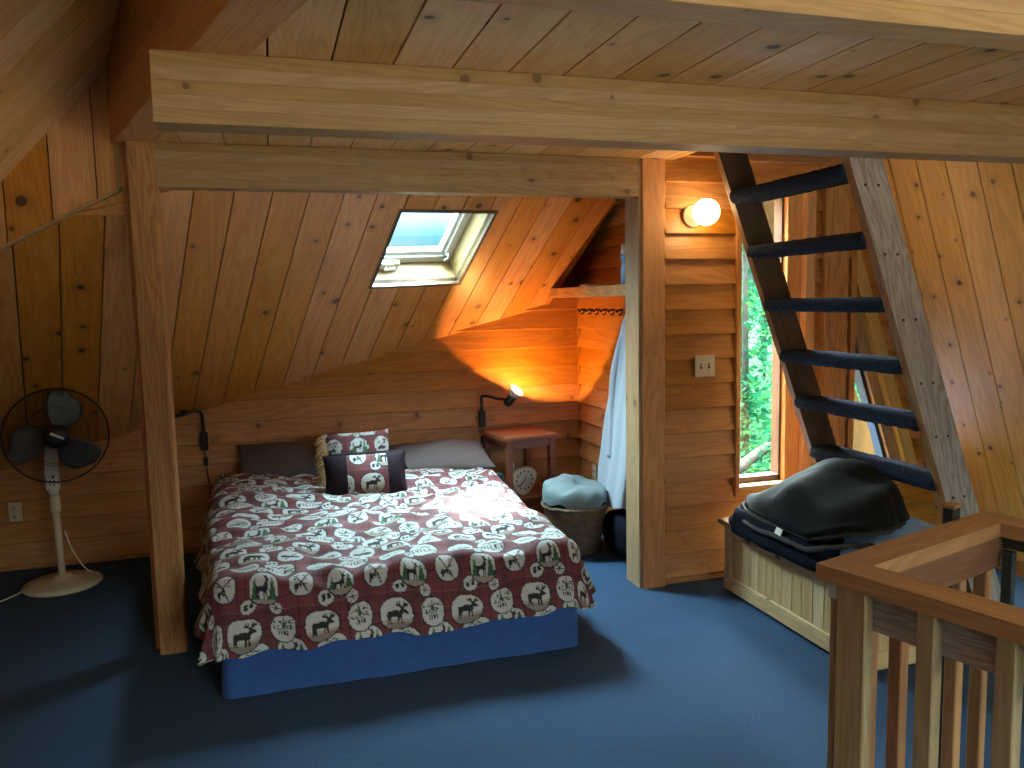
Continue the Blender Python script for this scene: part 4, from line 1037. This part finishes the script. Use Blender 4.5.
# ================================================================== closet shelf
sh = thing('closet_shelf', 'pine shelf above the coat hooks in the alcove corner', 'shelf', (1.97, 4.58, 1.56))
mb = MB(); mb.box(-.118, .132, -.64, .74, .035, .062, 0, 'y', .002); mb.build('shelf_board', 'pine', sh)
mb = MB(); mb.box(-.135, -.115, -.64, .665, .0, .064, 0, 'y', .003); mb.build('front_rail', 'fir_warm', sh)
mb = MB(); mb.box(-.112, .07, -.02, .10, .0625, .078, 0, 'y', .002); o = mb.build('folded_paper', 'paper', loc=(1.97, 4.58, 1.56)); tag(o, 'thin white paper pad lying on the closet shelf', 'paper')
bb = thing('plastic_bottle', 'blue and white plastic bottle standing on the closet shelf', 'bottle', (1.95, 4.16, 1.6225))
mb = MB(); mb.lathe([(0, 0), (.048, 0), (.05, .02), (.05, .10), (.040, .125), (.052, .15), (.05, .17), (0, .17)], None, 24); mb.build('bottle_body', 'blue_bottle', bb)
mb = MB(); mb.lathe([(.0, .17), (.046, .17), (.048, .19), (.046, .225), (0, .23)], None, 24); mb.build('bottle_cap', 'white_paint', bb)

# ================================================================== outlets and switch plate
def outlet(name, loc, rotz, label):
    t = thing(name, label, 'outlet', loc, rotz, 'wall outlets')
    mb = MB(); mb.box(-.035, .035, -.006, .0, -.0575, .0575, 0, 'z', .003); mb.build('cover_plate', 'cream', t)
    for z in (-.024, .024):
        mb = MB(); mb.lathe([(0, .0), (.0165, .0), (.0165, .003), (0, .003)], Matrix.Translation((0, -.006, z)) @ Matrix.Rotation(rad(90), 4, 'X'), 20); o = mb.build('receptacle', 'cream', t)
        mb = MB()
        for x in (-.007, .006): mb.box(x-.0012, x+.0012, -.0098, -.0088, z-.001, z+.008)
        mb.box(-.002, .002, -.0098, -.0088, z-.010, z-.006); mb.build('slots', 'dark_slot', o).parent = o
    return t
outlet('wall_outlet', (-1.498, 5.296, .362), 0, 'cream wall outlet in the siding behind the fan')
outlet('wall_outlet', (2.075, 5.0, .365), rad(-90), 'pale wall outlet in the corner above the laundry basket')
sw = thing('light_switch', 'white double toggle switch plate on the lamp wall', 'switch', (2.197, 3.765, 1.182))
mb = MB(); mb.box(-.058, .058, -.008, 0, -.058, .058, 0, 'x', .003); mb.build('cover_plate', 'cream', sw)
for x in (-.024, .024):
    mb = MB(); mb.box(x-.006, x+.006, -.0095, -.008, -.013, .013); o = mb.build('toggle_slot', 'dark_slot', sw)
    mb = MB(); mb.bar((x-.0045, -.022, .002), (.009, 0, 0), (0, .014, -.004), (0, .003, .008), 0); mb.build('toggle', 'white_plastic', sw)
    for z in (-.03, .03):
        mb = MB(); mb.lathe([(0, 0), (.003, 0), (.003, .0015), (0, .0015)], Matrix.Translation((x, -.0082, z)) @ Matrix.Rotation(rad(90), 4, 'X'), 10); mb.build('screw', 'cream', sw)

# ================================================================== globe lamp on the gable wall
gl = thing('globe_lamp', 'bare round globe bulb in a cream wall socket, lit', 'lamp', (2.128, 3.772, 1.966))
MX = Matrix.Rotation(rad(90), 4, 'X')
mb = MB(); mb.lathe([(0, 0), (.058, 0), (.060, .006), (.056, .016), (.036, .022), (.032, .050), (.0, .052)], MX, 32); o = mb.build('socket', 'cream', gl); o['label'] = 'cream porcelain socket'
mb = MB(); mb.lathe([(.0, .050), (.022, .051), (.044, .064), (.060, .084), (.068, .112), (.062, .142), (.042, .166), (.020, .176), (.0, .178)], Matrix.Translation((.012, 0, .008)) @ MX, 32); o = mb.build('globe_bulb', 'globe', gl); o['label'] = 'glowing white globe'

# ================================================================== pedestal fan
fan = thing('pedestal_fan', 'cream pedestal fan with black wire cage at the far left wall', 'fan', (-1.192, 4.94, 0))
mb = MB(); mb.lathe([(0, 0), (.195, 0), (.203, .008), (.200, .018), (.17, .030), (.08, .042), (.045, .050), (.040, .062), (0, .062)], None, 48); mb.build('base', 'cream', fan)
mb = MB(); mb.tube([(0, 0, .055), (-.006, 0, .43)], .019, 20); mb.build('pole', 'cream', fan)
mb = MB(); mb.lathe([(0, 0), (.024, 0), (.027, .02), (.027, .09), (.022, .10), (0, .10)], Matrix.Translation((-.006, 0, .42)), 24); mb.build('collar', 'cream', fan)
mb = MB(); mb.tube([(-.006, 0, .51), (-.008, 0, .535), (-.010, 0, .56)], [.018, .026, .034], 12)
mb.box(-.044, .024, -.026, .03, .555, .645, 0, 'z', .008); mb.prism([(-.044, -.026, .645), (.024, -.026, .645), (.018, -.02, .80), (-.03, -.02, .80)], (0, .045, 0), (0, 0, 1))
o = fix_normals(mb.build('control_box', 'white_plastic', fan))
mb = MB()
for x, z in ((-.022, .60), (-.002, .60), (-.022, .58), (-.002, .58)): mb.box(x, x+.008, -.029, -.026, z, z+.007)
mb.lathe([(0, 0), (.007, 0), (.007, .006), (0, .006)], Matrix.Translation((0.0, -.026, .628)) @ Matrix.Rotation(rad(90), 4, 'X'), 12)
mb.build('buttons', 'dark_slot', o)
fd = Vector((.20, -.97, .04)).normalized()
HC = Vector((.066, -.165, .876)); MF = Matrix.Translation(HC) @ fd.to_track_quat('Z', 'Y').to_matrix().to_4x4()
mb = MB(); mb.lathe([(0, -.17), (.035, -.168), (.05, -.14), (.052, -.07), (.045, -.055), (0, -.055)], MF, 28); o = mb.build('motor_housing', 'cream', fan)
mb = MB(); mb.tube([Vector((-.006, .0, .80)), HC-fd*.11-Vector((0, 0, .03)), HC-fd*.11], .02, 12); mb.build('neck', 'cream', fan)
RG = .252
mb = MB()
for sgn, dz in ((1, .055), (-1, -.055)):
    for k in range(84):
        a = 2*PI*k/84; tw = .35
        pts = []
        for q in range(6):
            u = q/5; r = .055+(RG-.055)*u; z = dz*(1-u**3); aa = a+tw*u*sgn
            pts.append(MF @ Vector((r*math.cos(aa), r*math.sin(aa), z)))
        mb.tube(pts, .0009, 3, caps=False)
for r, z, w in ((RG, 0, .0045), (RG, .008, .003), (RG*.62, .052*(1-.45**3), .0014), (RG*.62, -.052*(1-.45**3), .0014)):
    mb.tube([MF @ Vector((r*math.cos(2*PI*k/64), r*math.sin(2*PI*k/64), z)) for k in range(65)], w, 6, caps=False)
mb.build('cage', 'black_metal', fan)
mb = MB(); mb.lathe([(0, .056), (.058, .056), (.064, .060), (.060, .070), (.02, .074), (0, .074)], MF, 36); o = mb.build('cage_badge', 'black_metal', fan); o['label'] = 'round black centre badge'
mb = MB(); mb.bar(MF @ Vector((-.030, .016, .0735)), (MF.to_3x3() @ Vector((.062, -.034, 0))), (MF.to_3x3() @ Vector((.006, .010, 0))), (MF.to_3x3() @ Vector((0, 0, .002)))); mb.build('badge_mark', 'white_plastic', o)
mb = MB(); mb.lathe([(0, -.05), (.04, -.05), (.045, -.02), (.04, .03), (0, .035)], MF, 24); mb.build('blade_hub', 'fan_blade', fan)
for k in range(3):
    a0 = rad(62+120*k); ns, nc = 14, 9; P = []
    for i in range(ns):
        u = i/(ns-1); r = .035+.195*u
        wdt = .035+.115*math.sin(min(1, u*1.02)*PI*.78)**.9; wdt *= 1 if u < .8 else math.sqrt(max(0.0, 1-((u-.8)/.205)**2))
        for j in range(nc):
            v = j/(nc-1)-.5; off = v*wdt*1.25+.045*u
            x, y = r, off; z = (v*.075)*(1-.4*u)-.005
            ca, sa = math.cos(a0), math.sin(a0)
            P.append(MF @ Vector((x*ca-y*sa, x*sa+y*ca, z-.008)))
    m = MB(); m.grid(P, ns, nc); o = m.build('blade', 'fan_blade', fan)
    so = o.modifiers.new('thick', 'SOLIDIFY'); so.thickness = .002
mb = MB(); mb.tube(smooth_path([(.02, .04, .30), (.05, .05, .18), (.10, .06, .075), (.13, .08, .035), (.09, .11, .02), (.0, .15, .006), (-.16, .0, .006), (-.215, -.12, .006), (-.30, -.24, .006), (-.45, -.3, .006)], 6), .004, 7); mb.build('cord', 'white_plastic', fan)

# ================================================================== ship ladder to the upper loft
ld = thing('ship_ladder', 'steep open ladder with navy carpeted treads leading up behind the beam', 'ladder', (2.9, 3.05, 0))
K = .378
def sx(z): return 2.14+(2.079-z)*K-2.9
def stringer(y0, y1, zt, name, face, label):
    mb = MB(); P = [(sx(0), y0, 0), (sx(0)+.155, y0, 0), (sx(zt)+.155, y0, zt), (sx(zt), y0, zt)]
    mb.prism(P, (0, y1-y0, 0), (-K, 0, 1)); o = fix_normals(mb.build(name, ['fir_warm', face], ld))
    for p in o.data.polygons:
        if p.normal.y < -.9: p.material_index = 1
    o['label'] = label; return o
n_s = stringer(2.62-3.05, 2.66-3.05, 2.75, 'stringer', 'grey_wood', 'greyed wide plank stringer nearest the viewer')
for z in (1.965, 1.70, 1.44, 1.18, .955, .69):
    for q in (.04, .10):
        mb = MB(); mb.lathe([(0, 0), (.0055, 0), (.0055, .003), (0, .003)], Matrix.Translation((sx(z)+q, 2.62-3.05, z)) @ MX, 10); mb.build('screw', 'dark_slot', n_s)
stringer(3.45-3.05, 3.49-3.05, 2.75, 'stringer', 'dark_wood', 'dark inner stringer by the window')
for i, z in enumerate((2.053, 1.793, 1.532, 1.276, 1.037, .775)):
    ny = 40; sec = []
    T_, D_ = .062, .15; r = .026
    for cx, cz, a0 in ((r, -r, PI/2), (r, -T_+r, PI), (D_-r, -T_+r, 1.5*PI), (D_-r, -r, 0)):
        for k in range(6): a = a0+k*PI/10; sec.append((cx+r*math.cos(a), cz+r*math.sin(a)))
    g = random.Random(i); P = []
    for k, (a, b2) in enumerate(sec):
        for j in range(ny):
            y = 2.662+(3.448-2.662)*j/(ny-1); w = .0022*(g.random()-.5)*2
            P.append((sx(z)+.0+a-.008+w, y-3.05, z+b2+w))
    m = MB(); m.grid(P, len(sec), ny, closed_u=True)
    m.poly([P[k*ny] for k in range(len(sec))]); m.poly([P[k*ny+ny-1] for k in reversed(range(len(sec)))])
    fix_normals(m.build('tread', 'tread', ld))

# ================================================================== blanket chest
CX0, CX1, CY0, CY1 = 2.225, 2.715, 2.569, 3.604
ch = thing('blanket_chest', 'low pale pine blanket chest under the ladder', 'chest', (2.47, 3.086, 0))
def cb(name, x0, x1, y0, y1, z0, z1, g, label=None, mat='chest'):
    mb = MB(); mb.box(x0-2.47, x1-2.47, y0-3.086, y1-3.086, z0, z1, 0, g, .003); o = mb.build(name, mat, ch)
    if label: o['label'] = label
    return o
cb('plinth', CX0+.03, CX1-.02, CY0+.03, CY1-.02, .0, .025, 'y', 'dark recessed plinth', 'dark_wood')
cb('bottom_rail', CX0, CX0+.022, CY0, CY1, .02, .095, 'y')
cb('top_rail', CX0+.002, CX0+.022, CY0+.045, CY1-.055, .315, .37, 'y')
cb('stile', CX0, CX0+.022, CY1-.055, CY1, .095, .37, 'z'); cb('stile', CX0, CX0+.022, CY0, CY0+.045, .095, .37, 'z')
mb = MB(); y = CY0+.045
while y < CY1-.056:
    w = .058+.022*R.random(); y2 = min(CY1-.055, y+w)
    mb.box(CX0+.010-2.47, CX0+.022-2.47, y+.001-3.086, y2-.001-3.086, .09, .32, 0, 'z', .0025); y = y2
o = mb.build('front_panel', 'chest', ch)
cb('bottom_rail', CX0+.022, CX1, CY0, CY0+.02, .02, .095, 'x'); cb('stile', CX0+.022, CX0+.07, CY0, CY0+.02, .095, .37, 'z'); cb('stile', CX1-.05, CX1, CY0, CY0+.02, .095, .37, 'z')
mb = MB(); x = CX0+.07
while x < CX1-.051:
    x2 = min(CX1-.05, x+.07); mb.box(x+.001-2.47, x2-.001-2.47, CY0+.008-3.086, CY0+.02-3.086, .09, .37, 0, 'z', .0025); x = x2
mb.build('end_panel', 'chest', ch)
cb('back_panel', CX1-.015, CX1, CY0+.02, CY1, .02, .37, 'y'); cb('end_panel', CX0+.022, CX1-.015, CY1-.02, CY1, .02, .37, 'x')
cb('lid', CX0-.035, CX1, CY0-.02, CY1+.01, .372, .396, 'y', None, 'rail')

# ---- blankets on the chest
def mound(cx, cy, ax_, ay, z0, hfun, nr=34, na=120, p=3.2, seed=1, hang=None, crease=.008):
    P = np.zeros((na+1, nr, 3)); g = np.random.default_rng(seed); ph = g.uniform(0, 6.28, 8)
    for i in range(na+1):
        a = 2*PI*i/na; c, s_ = math.cos(a), math.sin(a)
        k = (abs(c)**p+abs(s_)**p)**(-1/p)
        wob = 1+.018*math.sin(a*7+ph[0])+.014*math.sin(a*13+ph[1])
        for j in range(nr):
            q = j/(nr-1); x, y = cx+ax_*c*k*q*wob, cy+ay*s_*k*q*wob
            z = hfun(x, y, q)
            z += crease*(math.sin(9*x*2+7*y+ph[2])+math.sin(23*y-11*x+ph[3])*.7+math.sin(31*x+5*y+ph[4])*.5)*q**.5*(1 if q < .98 else .5)
            P[i, j] = (x, y, z)
    return P
def mix1(a, b, t): t = min(1, max(0, t)); t = t*t*(3-2*t); return a+(b-a)*t
def h_sheet(x, y, q): return .405+(.135+.26*(x-2.47))*(1-q**8)
sheetP = mound(2.47, 2.71, .23, .225, .4, h_sheet, seed=3)
o = fix_normals(grid_mesh('folded_sheet', sheetP, 'blue_sheet')); tag(o, 'light blue folded sheet under the near end of the dark blankets', 'sheet')
def h_low(x, y, q):
    z = .492-.02*max(0, (y-3.3)/.25)+.006*math.sin(y*9+x*7)
    return max(.412 if x > 2.186 else .366, mix1(.36 if x < 2.25 else .415, z, (1-q)*11))
def skew(P, k=.62):
    P[..., 1] += k*np.clip(P[..., 0]-2.24, 0, 1)*np.clip((3.10-P[..., 1])/.40, 0, 1); return P
lowP = skew(mound(2.437, 3.15, .272, .42, .4, h_low, seed=5, crease=.002, p=5.5))
lb = thing('blanket', 'navy folded blanket lying on the chest lid beneath the black one', 'blanket', (2.447, 3.085, .40), 0, 'blankets on the chest')
o = fix_normals(grid_mesh('blanket_body', lowP-np.array([2.447, 3.085, .40]), 'navy', lb)); so = o.modifiers.new('thick', 'SOLIDIFY'); so.thickness = .03; so.offset = -1
def ruffle(P, z_off, r, seed, sel, out=1.0):
    g = random.Random(seed); path = []
    for i in sel:
        x, y, z = P[i % (len(P)-1), -1]; cx, cy = P[0, 0][:2]
        L = math.hypot(x-cx, y-cy)
        path.append((x+(x-cx)/L*.006*out+.004*(g.random()-.5), y+(y-cy)/L*.006*out+.004*(g.random()-.5), z+z_off+.005*(g.random()-.5)))
    return path

def h_top(x, y, q):
    a = (y-2.98)/.50
    ridge = .775-.075*abs(a)-.13*max(0, a)**1.6-.12*max(0, -a)**2
    f = (2.52-x)/.30
    ridge -= .125*max(0, f)**1.4+.06*max(0, (x-2.55)/.12)
    ridge += .014*math.sin(x*13+y*5)+.014*math.sin(y*11-x*6+1)+.009*math.sin(y*23+x*9)+.010*abs(math.sin(y*9+x*14))-.006
    return mix1(.50+.07*min(1, max(0, (2.88-y)/.2)), ridge, (1-q**8)*1.25)
topP = skew(mound(2.432, 3.08, .240, .455, .4, h_top, seed=11, crease=.006), .30)
tbk = thing('blanket', 'plump black fleece blanket heaped on top of the chest', 'blanket', (2.432, 3.085, .50), 0, 'blankets on the chest')
o = fix_normals(grid_mesh('blanket_body', topP-np.array([2.432, 3.085, .50]), 'dark_fleece', tbk)); so = o.modifiers.new('thick', 'SOLIDIFY'); so.thickness = .03; so.offset = -1
mb = MB(); pts = ruffle(topP, -.008, .01, 2, range(0, 121)); mb.tube(pts, [.010+.004*R.random() for _ in pts], 7, caps=False); mb.build('ruffle_edge', 'fleece_edge', tbk, loc=(-2.432, -3.085, -.50))
mb = MB(); pts = [(x+(x-2.432)*.085, y+(y-3.085)*.02, z-.045) for x, y, z in ruffle(topP, -.008, .01, 4, range(40, 84))]; mb.tube(pts, [.010+.005*R.random() for _ in pts], 7); mb.build('ruffle_edge', 'fleece_edge', tbk, loc=(-2.432, -3.085, -.50))
mb = MB(); mb.box(-.002, .002, -.022, .022, -.03, .0, 0, 'y'); o = mb.build('care_label', 'white_plastic', lb, loc=(2.176-2.447, 3.06-3.085, .492-.40), rot=(rad(4), rad(22), 0)); o['label'] = 'white cloth care label'

# ================================================================== stair railing (turned 16.5 degrees)
rl = thing('stair_railing', 'brown wooden railing with balusters round the stairwell', 'railing', RC, TH)
def rb(name, p0, p1, q0, q1, z0, z1, g, mat='rail_olive', label=None, bev=.003, mb=None):
    m = MB(); m.box(p0, p1, q0, q1, z0, z1, 0, g, bev); o = m.build(name, mat, rl)
    if label: o['label'] = label
    return o
W9 = .089; ZC = .92; TC = .038
def cap(name, P, g):
    m = MB(); m.prism([(x, y, ZC) for x, y in P], (0, 0, -TC), g); return fix_normals(m.build(name, 'rail', rl))
cap('cap_rail', [(0, 0), (W9, -W9), (W9, -1.85), (0, -1.85)], (0, 1, 0))
cap('cap_rail', [(0.0006, 0), (.766, 0), (.766-W9, -W9), (W9+.0006, -W9)], (1, 0, 0))
cap('cap_rail', [(.7666, 0), (.7666, -1.85), (.7666-W9, -1.85), (.7666-W9, -W9)], (0, 1, 0))
rb('newel', .006, .040, -.125, -.052, 0, ZC-TC, 'z'); 
o = rb('rail_end', .006, .040, -.052, -.030, .845, ZC-TC, 'y', 'grey_wood', 'greyed end of the back board'); rb('newel', .012, .040, -.052, -.030, 0, .843, 'z')
rb('rail_board', .041, .078, -1.84, -.095, .785, ZC-TC, 'y', 'grey_wood', 'dark greyed board under the front cap')
rb('rail_board', .045, .72, -.082, -.045, .79, ZC-TC-.0005, 'x', 'rail_dark', 'reddish board under the back cap')
rb('rail_board', .70, .738, -1.84, -.087, .845, ZC-TC, 'y', 'dark_green', 'dark green board under the far cap')
for k in range(9):
    q = -.243-.158*k; rb('baluster', .004, .0405, q-.0395, q, 0, ZC-TC, 'z')
for k in range(5):
    p = .157+.1365*k; rb('baluster', p, p+.038, -.0885, -.0825, 0.0, ZC-TC-.002, 'z', 'rail_warm') if False else rb('baluster', p, p+.036, -.044, -.008, 0.0, ZC-TC-.001, 'z', 'rail')
for k in range(6):
    q = -.093-.30*k; rb('slat', .680, .700, q-.03, q, 0, .844, 'z', 'dark_green', 'dark green slat')
dp = rb('corner_post', .628, .664, .012, .045, 0, .945, 'z', 'dark_green', 'dark post beyond the back rail')
m = MB(); m.box(.624, .668, .008, .049, .945, .955, 0, 'x', .003); m.build('post_top', 'rail', rl)

# ================================================================== outside: hillside forest beyond the gable windows
GZ = lambda x, y: -2.7+.10*(y-4)+.25*math.sin(x*.5)*math.cos(y*.4)
mb = MB(); nx, ny = 40, 40
P = [(-4+36*i/(nx-1), 5.0+35*j/(ny-1), GZ(-4+36*i/(nx-1), 5.0+35*j/(ny-1))) for i in range(nx) for j in range(ny)]
mb.grid(P, nx, ny)
struct(fix_normals(mb.build('ground', 'ground')), 'leafy forest hillside outside the windows', 'ground')
LR = random.Random(21)
def leaves(mb, n, cen, ext, size):
    for _ in range(n):
        u = Vector((LR.gauss(0, .5), LR.gauss(0, .5), LR.gauss(0, .5)))
        c = Vector(cen)+Vector((u.x*ext[0], u.y*ext[1], u.z*ext[2]))
        d = Vector((LR.uniform(-1, 1), LR.uniform(-1, 1), LR.uniform(-.5, .5))).normalized(); e = d.cross(Vector((LR.uniform(-1, 1), LR.uniform(-1, 1), LR.uniform(-1, 1)))).normalized()
        s = size*LR.uniform(.6, 1.3); mb.poly([c-d*s, c-e*s*.45, c+d*s, c+e*s*.45])
first = None
tl = []
spots = []
while len(spots) < 18:
    y = LR.uniform(8.5, 25); x = y*(LR.uniform(.57, .79) if LR.random() < .65 else LR.uniform(.80, .96))
    if all(math.hypot(x-a, y-b2) > 1.55 for a, b2 in spots): spots.append((x, y))
for x, y in spots:
    gz = GZ(x, y)
    ht = LR.uniform(6.5, 9); t = thing('tree', 'forest tree with green leaves outside the gable windows', 'tree', (x, y, gz-.05), 0, 'trees outside the windows')
    mb = MB(); lean_ = LR.uniform(-.15, .15); r0 = LR.uniform(.045, .10)
    mb.tube([(0, 0, 0), (lean_*.3, 0, ht*.4), (lean_, 0, ht)], [r0, r0*.75, r0*.3], 7); mb.build('trunk', 'bark', t)
    mb = MB()
    for q in range(11):
        leaves(mb, 80, (lean_*.5+LR.uniform(-.3, .3), LR.uniform(-.3, .3), LR.uniform(.8, ht)), (.38, .38, .5), .085)
    mb.build('foliage', 'leaf', t)
mb = MB()
for _ in range(260):
    y = LR.uniform(6.5, 20); x = y*LR.uniform(.55, 1.0); leaves(mb, 60, (x, y, GZ(x, y)+LR.uniform(.1, .9)), (.7, .7, .5), .075)
o = mb.build('undergrowth', 'leaf'); tag(o, 'green undergrowth covering the hillside outside', 'undergrowth', None, 'stuff')
def log(a, b2, r, label):
    a, b2 = Vector(a), Vector(b2); o = thing('fallen_log', label, 'log', a, 0, 'fallen logs'); m = MB(); m.tube([(0, 0, 0), (b2-a)*.5+Vector((0, 0, .05)), b2-a], [r, r*.9, r*.6], 10); m.build('log_trunk', 'bark', o)
    m = MB(); m.tube([(b2-a)*.7, (b2-a)*.75+Vector((.2, -.1, .3))], [.03, .015], 6); m.build('branch_stub', 'bark', o)
log((6.2, 10.4, GZ(6.2, 10.4)+.75), (9.2, 12.4, GZ(9.2, 12.4)+1.05), .10, 'pale fallen log slanting across the tall window view')
log((5.2, 8.2, GZ(5.2, 8.2)+.35), (7.4, 8.6, GZ(7.4, 8.6)+.25), .09, 'lower fallen log near the bottom of the tall window view')
# exterior timbers just outside the gable
def brace(x0, z0, x1, z1, w, y, label):
    o = thing('roof_brace', label, 'timber', (x0, y, z0), 0, 'outside braces')
    d = Vector((x1-x0, 0, z1-z0)); nrm = Vector((d.z, 0, -d.x)).normalized(); m = MB(); m.bar(-nrm*w/2, d, nrm*w, (0, .04, 0), 0, .003); m.build('brace_plank', 'out_wood', o)
    m = MB(); m.bar(-nrm*.02+Vector((0, .04, 0)), d, nrm*.04, (0, .06, 0)); m.build('brace_rib', 'out_wood', o)
brace(2.50, 2.72, 3.40, 1.09, .36, 4.02, 'pale timber brace outside the upper part of the tall window')
brace(3.02, 1.62, 3.72, .0, .19, 4.05, 'brown timber plank outside the raking window')
